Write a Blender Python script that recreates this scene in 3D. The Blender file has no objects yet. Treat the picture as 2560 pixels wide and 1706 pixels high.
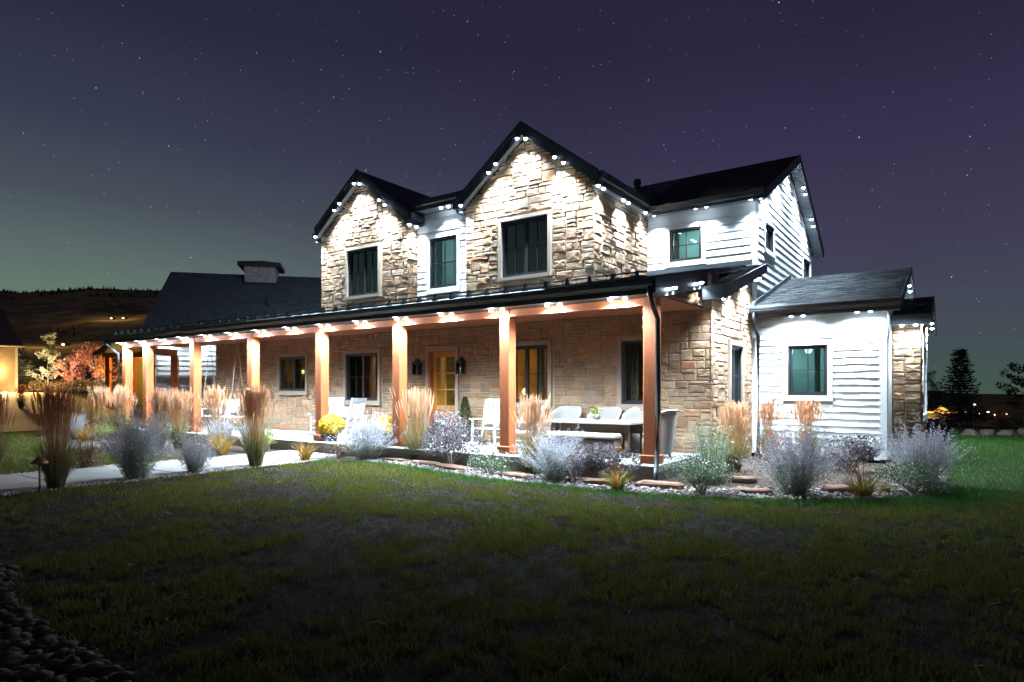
import bpy, math, random
import numpy as np
from mathutils import Vector, Matrix, noise

random.seed(11)
rng = np.random.default_rng(7)
R = math.radians
scene = bpy.context.scene
col = scene.collection

# ------------------------------------------------------------------ camera
cam_data = bpy.data.cameras.new('camera')
cam_data.sensor_width = 36.0
cam_data.lens = 22.32
cam_data.shift_y = 0.0484
cam_data.clip_start = 0.1
cam_data.clip_end = 6000
cam = bpy.data.objects.new('camera', cam_data)
cam.location = (4.4806, -10.3982, 1.5722)
cam.rotation_euler = (R(90), 0, R(34.85))
col.objects.link(cam)
scene.camera = cam
FW = (-math.sin(R(34.85)), math.cos(R(34.85)))
RT = (math.cos(R(34.85)), math.sin(R(34.85)))

# ------------------------------------------------------------------ render / exposure
scene.render.engine = 'CYCLES'
scene.cycles.use_denoising = True
scene.cycles.max_bounces = 7
scene.cycles.diffuse_bounces = 4
scene.cycles.glossy_bounces = 3
scene.cycles.transmission_bounces = 3
scene.cycles.transparent_max_bounces = 8
scene.cycles.sample_clamp_indirect = 4.0
scene.cycles.caustics_reflective = False
scene.cycles.caustics_refractive = False
scene.view_settings.view_transform = 'Standard'
scene.view_settings.look = 'None'
scene.view_settings.exposure = 0.28
scene.view_settings.gamma = 1.0

LED_POWER = 430.0
LED_COL = (0.69, 0.86, 1.0)

# ------------------------------------------------------------------ night sky
world = bpy.data.worlds.new('World')
scene.world = world
world.use_nodes = True
nt = world.node_tree
for n in list(nt.nodes):
    nt.nodes.remove(n)
def wn(t, **k):
    n = nt.nodes.new(t)
    for a, b in k.items():
        setattr(n, a, b)
    return n
out = wn('ShaderNodeOutputWorld')
bg = wn('ShaderNodeBackground')
bg.inputs['Strength'].default_value = 0.82
tc = wn('ShaderNodeTexCoord')
sep = wn('ShaderNodeSeparateXYZ')
nt.links.new(tc.outputs['Generated'], sep.inputs[0])
# elevation gradient in two tints: olive-teal town glow to the west, violet to the east
def sky_ramp(stops):
    rmp = wn('ShaderNodeValToRGB')
    c_ = rmp.color_ramp
    while len(c_.elements) < len(stops):
        c_.elements.new(0.5)
    for e_, (p_, v_) in zip(c_.elements, stops):
        e_.position = p_
        e_.color = (v_[0], v_[1], v_[2], 1)
    nt.links.new(sep.outputs['Z'], rmp.inputs[0])
    return rmp
west = sky_ramp([(0.0, (0.150, 0.200, 0.135)), (0.13, (0.130, 0.190, 0.150)), (0.18, (0.105, 0.145, 0.140)), (0.25, (0.066, 0.084, 0.105)), (0.34, (0.040, 0.047, 0.084)), (0.47, (0.020, 0.021, 0.052)), (1.0, (0.010, 0.010, 0.026))])
east = sky_ramp([(0.0, (0.062, 0.100, 0.074)), (0.04, (0.060, 0.088, 0.086)), (0.10, (0.060, 0.072, 0.100)), (0.19, (0.054, 0.051, 0.096)), (0.33, (0.037, 0.031, 0.074)), (0.46, (0.023, 0.019, 0.049)), (1.0, (0.009, 0.007, 0.025))])
dotn = wn('ShaderNodeVectorMath', operation='DOT_PRODUCT')
dotn.inputs[1].default_value = (RT[0], RT[1], 0.0)
nt.links.new(tc.outputs['Generated'], dotn.inputs[0])
mr = wn('ShaderNodeMapRange', interpolation_type='SMOOTHSTEP')
mr.inputs['From Min'].default_value = -0.70
mr.inputs['From Max'].default_value = 0.45
nt.links.new(dotn.outputs['Value'], mr.inputs['Value'])
mulg = wn('ShaderNodeMix', data_type='RGBA')
nt.links.new(mr.outputs['Result'], mulg.inputs[0])
nt.links.new(west.outputs['Color'], mulg.inputs[6])
nt.links.new(east.outputs['Color'], mulg.inputs[7])
# soft uneven airglow
nz = wn('ShaderNodeTexNoise')
nz.inputs['Scale'].default_value = 2.2
nz.inputs['Detail'].default_value = 3
nt.links.new(tc.outputs['Generated'], nz.inputs['Vector'])
mr2 = wn('ShaderNodeMapRange')
mr2.inputs['To Min'].default_value = 0.84
mr2.inputs['To Max'].default_value = 1.16
nt.links.new(nz.outputs['Fac'], mr2.inputs['Value'])
mulh = wn('ShaderNodeVectorMath', operation='SCALE')
nt.links.new(mulg.outputs[2], mulh.inputs[0])
nt.links.new(mr2.outputs['Result'], mulh.inputs['Scale'])
# stars: a few bright ones and many faint ones
def stars(scale, radius, strength, thin):
    v = wn('ShaderNodeTexVoronoi')
    v.inputs['Scale'].default_value = scale
    nt.links.new(tc.outputs['Generated'], v.inputs['Vector'])
    lt = wn('ShaderNodeMapRange')
    lt.inputs['From Min'].default_value = radius
    lt.inputs['From Max'].default_value = radius * 0.35
    nt.links.new(v.outputs['Distance'], lt.inputs['Value'])
    s = wn('ShaderNodeSeparateColor')
    nt.links.new(v.outputs['Color'], s.inputs[0])
    g = wn('ShaderNodeMapRange')
    g.inputs['From Min'].default_value = thin
    g.inputs['From Max'].default_value = 1.0
    nt.links.new(s.outputs[0], g.inputs['Value'])
    p = wn('ShaderNodeMath', operation='POWER')
    p.inputs[1].default_value = 2.0
    nt.links.new(g.outputs['Result'], p.inputs[0])
    m = wn('ShaderNodeMath', operation='MULTIPLY')
    nt.links.new(lt.outputs['Result'], m.inputs[0])
    nt.links.new(p.outputs[0], m.inputs[1])
    m2 = wn('ShaderNodeMath', operation='MULTIPLY')
    m2.inputs[1].default_value = strength
    nt.links.new(m.outputs[0], m2.inputs[0])
    return m2
s1 = stars(50.0, 0.044, 1.1, 0.10)
s2 = stars(112.0, 0.080, 0.42, 0.0)
adds = wn('ShaderNodeMath', operation='ADD')
nt.links.new(s1.outputs[0], adds.inputs[0])
nt.links.new(s2.outputs[0], adds.inputs[1])
comb = wn('ShaderNodeCombineXYZ')
for i in range(3):
    nt.links.new(adds.outputs[0], comb.inputs[i])
addv = wn('ShaderNodeVectorMath', operation='ADD')
nt.links.new(mulh.outputs[0], addv.inputs[0])
nt.links.new(comb.outputs[0], addv.inputs[1])
nt.links.new(addv.outputs[0], bg.inputs['Color'])
nt.links.new(bg.outputs[0], out.inputs[0])

# ------------------------------------------------------------------ materials
MATS = {}
class NT:
    def __init__(s, name):
        m = bpy.data.materials.new(name)
        m.use_nodes = True
        s.m = m
        s.t = m.node_tree
        for n in list(s.t.nodes):
            s.t.nodes.remove(n)
        s.out = s.n('ShaderNodeOutputMaterial')
        MATS[name] = m
    def n(s, t, ins=None, **k):
        n = s.t.nodes.new(t)
        for a, b in k.items():
            setattr(n, a, b)
        for a, b in (ins or {}).items():
            s.set(n.inputs[a], b)
        return n
    def set(s, inp, v):
        if isinstance(v, bpy.types.NodeSocket):
            s.t.links.new(v, inp)
        else:
            inp.default_value = v
    def pos(s, sc=(1, 1, 1)):
        g = s.n('ShaderNodeNewGeometry')
        if sc == (1, 1, 1):
            return g.outputs['Position']
        return s.n('ShaderNodeVectorMath', {0: g.outputs['Position'], 1: sc}, operation='MULTIPLY').outputs[0]
    def noise(s, vec, scale, detail=4, rough=0.55):
        return s.n('ShaderNodeTexNoise', {'Vector': vec, 'Scale': scale, 'Detail': detail, 'Roughness': rough}).outputs['Fac']
    def ramp(s, fac, stops, mode='LINEAR'):
        r = s.n('ShaderNodeValToRGB', {0: fac})
        c = r.color_ramp
        c.interpolation = mode
        while len(c.elements) < len(stops):
            c.elements.new(0.5)
        for e, (p, v) in zip(c.elements, stops):
            e.position = p
            e.color = (v[0], v[1], v[2], 1) if len(v) == 3 else v
        return r.outputs['Color']
    def mix(s, f, a, b, mode='MIX'):
        n = s.n('ShaderNodeMix', data_type='RGBA', blend_type=mode)
        s.set(n.inputs[0], f)
        for k, v in ((6, a), (7, b)):
            s.set(n.inputs[k], v if isinstance(v, bpy.types.NodeSocket) else (v[0], v[1], v[2], 1))
        return n.outputs[2]
    def math(s, op, a, b=0.0):
        n = s.n('ShaderNodeMath', operation=op)
        s.set(n.inputs[0], a)
        s.set(n.inputs[1], b)
        return n.outputs[0]
    def mapr(s, v, a, b, c, d):
        return s.n('ShaderNodeMapRange', {'Value': v, 'From Min': a, 'From Max': b, 'To Min': c, 'To Max': d}).outputs[0]
    def rnd(s):
        o = s.n('ShaderNodeObjectInfo').outputs['Random']
        i = s.n('ShaderNodeNewGeometry').outputs['Random Per Island']
        return s.math('FRACT', s.math('ADD', o, s.math('MULTIPLY', i, 7.31)))
    def bump(s, h, strength=0.4, dist=0.01):
        return s.n('ShaderNodeBump', {'Height': h, 'Strength': strength, 'Distance': dist}).outputs[0]
    def bsdf(s, color, rough=0.6, normal=None, spec=0.4, metal=0.0, emit=None, es=0.0, coat=0.0):
        b = s.n('ShaderNodeBsdfPrincipled', {'Roughness': rough, 'Metallic': metal, 'Specular IOR Level': spec})
        s.set(b.inputs['Base Color'], color if isinstance(color, bpy.types.NodeSocket) else (color[0], color[1], color[2], 1))
        if normal is not None:
            s.set(b.inputs['Normal'], normal)
        if emit is not None:
            s.set(b.inputs['Emission Color'], emit if isinstance(emit, bpy.types.NodeSocket) else (emit[0], emit[1], emit[2], 1))
            b.inputs['Emission Strength'].default_value = es
        s.t.links.new(b.outputs[0], s.out.inputs[0])
        return b

def plain(name, c, rough=0.6, var=0.18, scale=6.0, bump=0.15, bscale=60.0, spec=0.4, metal=0.0, sc=(1, 1, 1)):
    k = NT(name)
    p = k.pos(sc)
    f = k.noise(p, scale, 5)
    c1 = tuple(max(0, x * (1 - var)) for x in c)
    c2 = tuple(min(1, x * (1 + var)) for x in c)
    cc = k.ramp(f, [(0.3, c1), (0.7, c2)])
    nrm = k.bump(k.noise(p, bscale, 4), bump, 0.01) if bump else None
    k.bsdf(cc, rough, nrm, spec, metal)
    return k.m

# stone veneer: tan, grey and rust blocks with a split, pitted face
k = NT('stone')
p = k.pos()
base = k.ramp(k.rnd(), [(0.0, (0.29, 0.160, 0.085)), (0.14, (0.40, 0.245, 0.140)), (0.3, (0.24, 0.170, 0.118)), (0.45, (0.35, 0.225, 0.138)), (0.58, (0.45, 0.30, 0.185)), (0.72, (0.21, 0.115, 0.062)), (0.84, (0.29, 0.225, 0.175)), (0.93, (0.39, 0.155, 0.062)), (1.0, (0.33, 0.196, 0.112))], 'LINEAR')
pit = k.noise(p, 22, 8, 0.62)
f2 = k.noise(p, 5, 4)
cc = k.mix(k.mapr(pit, 0.3, 0.7, 0.0, 0.55), base, (0.20, 0.13, 0.085))
cc = k.mix(k.mapr(f2, 0.45, 0.75, 0.0, 0.55), cc, (0.40, 0.305, 0.215))
h = k.math('ADD', k.math('MULTIPLY', k.noise(p, 9, 6, 0.6), 1.4), k.math('MULTIPLY', k.noise(p, 45, 5, 0.6), 0.5))
k.bsdf(cc, 0.9, k.bump(h, 0.7, 0.022), 0.2)
plain('cool_lit_stone', (0.36, 0.34, 0.345), 0.9, 0.35, 9, 0.6, 40, 0.2)  # cool eave light put into the colour, greyer than the house stone
plain('mortar', (0.50, 0.365, 0.245), 0.95, 0.15, 20, 0.3, 90, 0.1)
plain('limestone', (0.32, 0.255, 0.195), 0.8, 0.08, 9, 0.15, 50, 0.3)
# painted siding with a faint embossed wood grain
k = NT('white_siding')
p = k.pos((1.0, 1.0, 14.0))
f = k.noise(p, 5, 5)
d = k.noise(k.pos(), 1.3, 4)
cc = k.mix(k.mapr(d, 0.45, 0.8, 0.0, 0.35), k.ramp(f, [(0.3, (0.70, 0.71, 0.70)), (0.7, (0.80, 0.81, 0.80))]), (0.60, 0.60, 0.57))
k.bsdf(cc, 0.55, k.bump(f, 0.12, 0.006), 0.4)
k = NT('white_shingle')
p = k.pos((22.0, 1.0, 1.2))
f = k.noise(p, 4, 5)
r = k.rnd()
cc = k.mix(k.mapr(f, 0.4, 0.75, 0.0, 0.25), k.ramp(r, [(0, (0.70, 0.71, 0.70)), (1, (0.81, 0.81, 0.80))]), (0.58, 0.58, 0.56))
k.bsdf(cc, 0.6, k.bump(f, 0.3, 0.006), 0.35)
plain('white_paint', (0.76, 0.76, 0.75), 0.45, 0.05, 8, 0.05, 60)
plain('barn_siding', (0.46, 0.37, 0.28), 0.6, 0.08, 8, 0.1, 50)
plain('chair_paint', (0.74, 0.76, 0.78), 0.4, 0.06, 12, 0.08, 50)

def wood(name, c1, c2, sc, knots=True):
    k = NT(name)
    p = k.pos(sc)
    w = k.noise(p, 3.0, 8, 0.65)
    f = k.noise(p, 12.0, 5, 0.6)
    cc = k.ramp(w, [(0.25, c1), (0.5, tuple((a + b) / 2 for a, b in zip(c1, c2))), (0.75, c2)])
    cc = k.mix(k.mapr(f, 0.4, 0.75, 0, 0.4), cc, tuple(a * 0.62 for a in c1))
    if knots:
        v = k.n('ShaderNodeTexVoronoi', {'Vector': k.pos(tuple(1.0 if s > 4 else 0.55 for s in sc)), 'Scale': 3.3})
        kn = k.mapr(v.outputs['Distance'], 0.03, 0.075, 0.85, 0.0)
        cc = k.mix(kn, cc, (0.12, 0.045, 0.02))
    k.bsdf(cc, 0.62, k.bump(k.math('ADD', w, f), 0.35, 0.008), 0.3)
    return k.m
wood('cedar_upright', (0.36, 0.092, 0.030), (0.54, 0.165, 0.060), (16, 16, 1.1))
wood('cedar_beam', (0.40, 0.10, 0.034), (0.58, 0.18, 0.068), (1.1, 16, 16))
wood('ceiling_wood', (0.34, 0.125, 0.068), (0.52, 0.215, 0.125), (1.0, 18, 18))
wood('door_wood', (0.42, 0.17, 0.035), (0.58, 0.26, 0.06), (14, 14, 1.0), False)
wood('table_wood', (0.44, 0.36, 0.29), (0.60, 0.51, 0.42), (1.5, 16, 16), False)
wood('table_dark', (0.10, 0.075, 0.06), (0.17, 0.125, 0.10), (2, 16, 16), False)
wood('trunk_bark', (0.16, 0.12, 0.085), (0.30, 0.24, 0.18), (9, 9, 2), False)
wood('fence_wood', (0.10, 0.06, 0.035), (0.19, 0.115, 0.065), (9, 9, 1.4), False)

# asphalt shingles
k = NT('roof_shingle')
p = k.pos()
r = k.rnd()
g = k.noise(p, 160, 2)
cc = k.ramp(r, [(0, (0.028, 0.034, 0.040)), (0.5, (0.050, 0.058, 0.066)), (1, (0.085, 0.093, 0.10))])
cc = k.mix(k.mapr(g, 0.4, 0.7, 0, 0.5), cc, (0.11, 0.118, 0.125))
k.bsdf(cc, 0.85, k.bump(g, 0.5, 0.004), 0.25)
# far / grazing roofs: the courses are only relief in the surface
k = NT('roof_dark')
br = k.n('ShaderNodeTexBrick', {'Vector': k.pos((1, 1, 2.2)), 'Scale': 3.2, 'Color1': (0.055, 0.066, 0.074, 1), 'Color2': (0.10, 0.115, 0.125, 1), 'Mortar': (0.03, 0.034, 0.038, 1), 'Mortar Size': 0.012, 'Bias': 0.1})
g = k.noise(k.pos(), 1.2, 5)
cc = k.mix(k.mapr(g, 0.35, 0.7, 0, 0.45), br.outputs['Color'], (0.12, 0.135, 0.145))
k.bsdf(cc, 0.85, k.bump(k.noise(k.pos(), 40, 3), 0.4, 0.01), 0.25)
plain('dark_metal', (0.022, 0.026, 0.032), 0.38, 0.2, 4, 0.05, 30, 0.5)
plain('fascia', (0.045, 0.052, 0.062), 0.5, 0.15, 3, 0.06, 40, 0.4)
plain('rail_metal', (0.09, 0.12, 0.13), 0.35, 0.2, 8, 0.05, 40, 0.6, 0.6)
plain('window_frame', (0.018, 0.021, 0.025), 0.4, 0.1, 6, 0.0)
plain('soffit', (0.30, 0.32, 0.36), 0.6, 0.08, 10, 0.1, 60)
plain('metal_roof', (0.15, 0.125, 0.105), 0.45, 0.15, 2, 0.05, 20, 0.5, 0.3)
plain('copper', (0.30, 0.16, 0.10), 0.42, 0.3, 14, 0.1, 60, 0.5, 0.7)
k = NT('concrete')
p = k.pos()
f = k.noise(p, 1.6, 6, 0.6)
g = k.noise(p, 120, 3)
cc = k.mix(k.mapr(g, 0.35, 0.7, 0, 0.3), k.ramp(f, [(0.3, (0.31, 0.30, 0.285)), (0.7, (0.43, 0.42, 0.40))]), (0.26, 0.25, 0.24))
k.bsdf(cc, 0.85, k.bump(g, 0.25, 0.004), 0.25)
plain('mulch', (0.060, 0.042, 0.034), 0.95, 0.5, 30, 0.9, 55, 0.1)
plain('driveway', (0.30, 0.25, 0.20), 0.9, 0.15, 0.6, 0.3, 25, 0.2)
# lawn soil and thatch under the blades
k = NT('lawn_ground')
p = k.pos()
f = k.noise(p, 0.9, 6, 0.65)
g = k.noise(p, 55, 4, 0.7)
cc = k.mix(k.mapr(f, 0.42, 0.58, 0, 1), (0.040, 0.030, 0.025), (0.034, 0.040, 0.014))
cc = k.mix(k.mapr(g, 0.4, 0.7, 0, 0.8), cc, (0.014, 0.011, 0.009))
k.bsdf(cc, 0.95, k.bump(g, 0.9, 0.03), 0.1)
k = NT('hill_ground')
p = k.pos()
f = k.noise(p, 0.006, 8, 0.6)
g = k.noise(p, 0.03, 7, 0.65)
cc = k.ramp(f, [(0.35, (0.32, 0.21, 0.09)), (0.5, (0.44, 0.30, 0.12)), (0.66, (0.60, 0.44, 0.17))])
cc = k.mix(k.mapr(g, 0.42, 0.6, 0, 0.85), cc, (0.16, 0.115, 0.055))
k.bsdf(cc, 0.95, None, 0.05)

def leaf(name, stops, rough=0.6, trans=0.25, spec=0.3):
    k = NT(name)
    cc = k.ramp(k.rnd(), stops)
    b = k.bsdf(cc, rough, None, spec)
    if trans:
        t = k.n('ShaderNodeBsdfTranslucent', {'Color': cc})
        mx = k.n('ShaderNodeMixShader', {0: trans, 1: b.outputs[0], 2: t.outputs[0]})
        k.t.links.new(mx.outputs[0], k.out.inputs[0])
    return k.m
leaf('grass_blade', [(0, (0.060, 0.085, 0.011)), (0.35, (0.112, 0.140, 0.016)), (0.7, (0.16, 0.165, 0.026)), (1, (0.22, 0.185, 0.06))], 0.55, 0.3)
leaf('grass_lush', [(0, (0.028, 0.105, 0.018)), (0.5, (0.055, 0.165, 0.026)), (1, (0.11, 0.215, 0.045))], 0.5, 0.3)
leaf('grass_dry', [(0, (0.075, 0.058, 0.048)), (0.5, (0.13, 0.10, 0.085)), (1, (0.22, 0.18, 0.15))], 0.8, 0.15)
leaf('reed_blade', [(0, (0.075, 0.12, 0.045)), (0.4, (0.12, 0.165, 0.065)), (0.75, (0.27, 0.23, 0.10)), (1, (0.46, 0.32, 0.17))], 0.5, 0.4)
leaf('reed_stem', [(0, (0.42, 0.21, 0.08)), (0.5, (0.54, 0.28, 0.12)), (1, (0.34, 0.25, 0.10))], 0.6, 0.35)
leaf('reed_plume', [(0, (0.62, 0.30, 0.14)), (0.5, (0.72, 0.39, 0.21)), (1, (0.80, 0.52, 0.33))], 0.8, 0.5)
leaf('sage_flower', [(0, (0.46, 0.44, 0.54)), (0.5, (0.60, 0.59, 0.66)), (1, (0.74, 0.73, 0.76))], 0.8, 0.42)
leaf('sage_leaf', [(0, (0.24, 0.29, 0.245)), (0.5, (0.38, 0.43, 0.37)), (1, (0.54, 0.58, 0.53))], 0.7, 0.35)
leaf('sage_stem', [(0, (0.22, 0.18, 0.14)), (1, (0.36, 0.31, 0.26))], 0.8, 0.0)
leaf('dark_leaf', [(0, (0.06, 0.042, 0.05)), (0.5, (0.16, 0.13, 0.14)), (1, (0.36, 0.33, 0.345))], 0.38, 0.2, 0.6)
leaf('daylily_leaf', [(0, (0.10, 0.14, 0.025)), (0.3, (0.30, 0.24, 0.04)), (0.6, (0.50, 0.26, 0.04)), (0.85, (0.52, 0.17, 0.03)), (1, (0.30, 0.09, 0.02))], 0.5, 0.3)
leaf('daylily_green', [(0, (0.06, 0.11, 0.02)), (0.4, (0.16, 0.19, 0.035)), (0.7, (0.38, 0.24, 0.05)), (1, (0.46, 0.15, 0.03))], 0.5, 0.3)
leaf('green_leaf', [(0, (0.05, 0.10, 0.04)), (0.5, (0.095, 0.17, 0.065)), (1, (0.20, 0.28, 0.14))], 0.45, 0.3)
leaf('lime_leaf', [(0, (0.14, 0.19, 0.025)), (0.5, (0.30, 0.34, 0.05)), (1, (0.48, 0.46, 0.10))], 0.5, 0.25)
leaf('white_petal', [(0, (0.62, 0.63, 0.62)), (1, (0.82, 0.82, 0.80))], 0.6, 0.25)
leaf('yellow_petal', [(0, (0.66, 0.36, 0.012)), (0.5, (0.80, 0.52, 0.025)), (1, (0.86, 0.66, 0.08))], 0.6, 0.2)
leaf('red_petal', [(0, (0.50, 0.03, 0.025)), (1, (0.72, 0.09, 0.06))], 0.6, 0.2)
leaf('orange_petal', [(0, (0.80, 0.22, 0.01)), (1, (0.85, 0.36, 0.02))], 0.5, 0.2)
leaf('brown_leaf', [(0, (0.085, 0.05, 0.03)), (0.5, (0.17, 0.10, 0.06)), (1, (0.28, 0.19, 0.12))], 0.8, 0.15)
leaf('spruce_needle', [(0, (0.05, 0.085, 0.062)), (0.6, (0.085, 0.135, 0.10)), (1, (0.13, 0.18, 0.13))], 0.6, 0.1)
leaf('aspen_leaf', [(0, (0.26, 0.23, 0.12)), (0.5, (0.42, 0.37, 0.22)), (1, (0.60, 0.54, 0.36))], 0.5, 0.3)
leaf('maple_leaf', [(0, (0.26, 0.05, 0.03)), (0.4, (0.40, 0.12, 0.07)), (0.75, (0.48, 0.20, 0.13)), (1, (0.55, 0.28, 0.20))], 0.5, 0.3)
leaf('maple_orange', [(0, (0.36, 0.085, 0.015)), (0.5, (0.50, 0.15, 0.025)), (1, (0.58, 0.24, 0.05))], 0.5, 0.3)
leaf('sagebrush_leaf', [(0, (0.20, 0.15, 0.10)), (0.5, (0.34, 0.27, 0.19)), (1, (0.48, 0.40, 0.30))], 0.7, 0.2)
leaf('night_leaf', [(0, (0.025, 0.040, 0.012)), (0.5, (0.05, 0.07, 0.022)), (1, (0.09, 0.11, 0.035))], 0.5, 0.2)
plain('soil', (0.05, 0.035, 0.025), 0.95, 0.3, 20, 0.4, 60, 0.1)
plain('pot_dark', (0.03, 0.028, 0.03), 0.5, 0.2, 8, 0.1, 50)
plain('pot_white', (0.62, 0.64, 0.66), 0.35, 0.05, 6, 0.03, 40)
plain('pot_grey', (0.20, 0.17, 0.155), 0.6, 0.4, 30, 0.5, 70)
plain('cushion', (0.66, 0.62, 0.56), 0.9, 0.06, 10, 0.2, 240, 0.2)
plain('pillow', (0.72, 0.71, 0.69), 0.9, 0.08, 8, 0.2, 200, 0.2)
plain('door_mat', (0.36, 0.17, 0.09), 0.95, 0.3, 60, 0.6, 160, 0.1)
k = NT('wicker')
p = k.pos()
w1 = k.n('ShaderNodeTexWave', {'Vector': p, 'Scale': 14.0, 'Distortion': 0.5}, bands_direction='Z')
w2 = k.n('ShaderNodeTexWave', {'Vector': p, 'Scale': 11.0, 'Distortion': 0.4}, bands_direction='DIAGONAL')
m = k.math('MULTIPLY', w1.outputs['Fac'], w2.outputs['Fac'])
k.bsdf(k.ramp(m, [(0.0, (0.28, 0.26, 0.24)), (0.5, (0.56, 0.55, 0.53))]), 0.7, k.bump(m, 0.8, 0.01), 0.3)
k = NT('wicker_brown')
p = k.pos()
w1 = k.n('ShaderNodeTexWave', {'Vector': p, 'Scale': 14.0, 'Distortion': 0.5}, bands_direction='Z')
w2 = k.n('ShaderNodeTexWave', {'Vector': p, 'Scale': 11.0, 'Distortion': 0.4}, bands_direction='DIAGONAL')
m = k.math('MULTIPLY', w1.outputs['Fac'], w2.outputs['Fac'])
k.bsdf(k.ramp(m, [(0.0, (0.13, 0.10, 0.085)), (0.5, (0.33, 0.27, 0.225))]), 0.7, k.bump(m, 0.8, 0.01), 0.3)
# river pebbles and sandstone
k = NT('pebble')
cc = k.ramp(k.rnd(), [(0, (0.20, 0.18, 0.17)), (0.3, (0.34, 0.29, 0.27)), (0.55, (0.46, 0.42, 0.40)), (0.8, (0.30, 0.21, 0.17)), (1, (0.55, 0.52, 0.50))])
k.bsdf(cc, 0.7, k.bump(k.noise(k.pos(), 120, 3), 0.3, 0.004), 0.3)
k = NT('sandstone')
p = k.pos((1, 1, 4))
f = k.noise(p, 4, 6)
cc = k.mix(k.mapr(k.noise(k.pos(), 9, 5), 0.4, 0.7, 0, 0.6), k.ramp(f, [(0.3, (0.22, 0.11, 0.07)), (0.7, (0.34, 0.20, 0.14))]), (0.27, 0.21, 0.17))
k.bsdf(cc, 0.9, k.bump(f, 0.8, 0.03), 0.15)
plain('cobble_stone', (0.055, 0.042, 0.032), 0.8, 0.5, 12, 0.3, 60, 0.3)
plain('boulder', (0.27, 0.20, 0.155), 0.9, 0.4, 3, 0.8, 14, 0.15)

# window glass: thin pane, partly mirror, tinted
def glass(name, tint, refl):
    k = NT(name)
    t = k.n('ShaderNodeBsdfTransparent', {'Color': (tint[0], tint[1], tint[2], 1)})
    g = k.n('ShaderNodeBsdfGlossy', {'Color': (0.85, 0.95, 0.95, 1), 'Roughness': 0.015})
    lw = k.n('ShaderNodeFresnel', {'IOR': 1.45})
    f = k.mapr(lw.outputs[0], 0, 1, refl, 0.95)
    mx = k.n('ShaderNodeMixShader', {0: f, 1: t.outputs[0], 2: g.outputs[0]})
    k.t.links.new(mx.outputs[0], k.out.inputs[0])
glass('window_glass', (0.80, 0.84, 0.80), 0.07)
glass('teal_glass', (0.78, 0.90, 0.89), 0.06)
glass('lantern_glass', (0.9, 0.9, 0.88), 0.05)
def glow(name, c, s):
    k = NT(name)
    e = k.n('ShaderNodeEmission', {'Color': (c[0], c[1], c[2], 1), 'Strength': s})
    k.t.links.new(e.outputs[0], k.out.inputs[0])
glow('led_glow', LED_COL, 30.0)
glow('amber_glow', (1.0, 0.62, 0.20), 40.0)
glow('candle_glow', (1.0, 0.75, 0.4), 3.0)
glow('warm_screen', (1.0, 0.60, 0.10), 0.9)
glow('town_light', (1.0, 0.72, 0.35), 6.0)
glow('cool_glow', (0.8, 0.9, 1.0), 2.0)
plain('room_teal', (0.42, 0.56, 0.555), 0.8, 0.1, 2, 0.0)
plain('room_dark', (0.11, 0.12, 0.11), 0.9, 0.3, 1.2, 0.0)
plain('room_warm', (0.40, 0.28, 0.12), 0.9, 0.3, 2, 0.0)
plain('curtain', (0.24, 0.24, 0.22), 0.9, 0.15, 10, 0.0)

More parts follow.
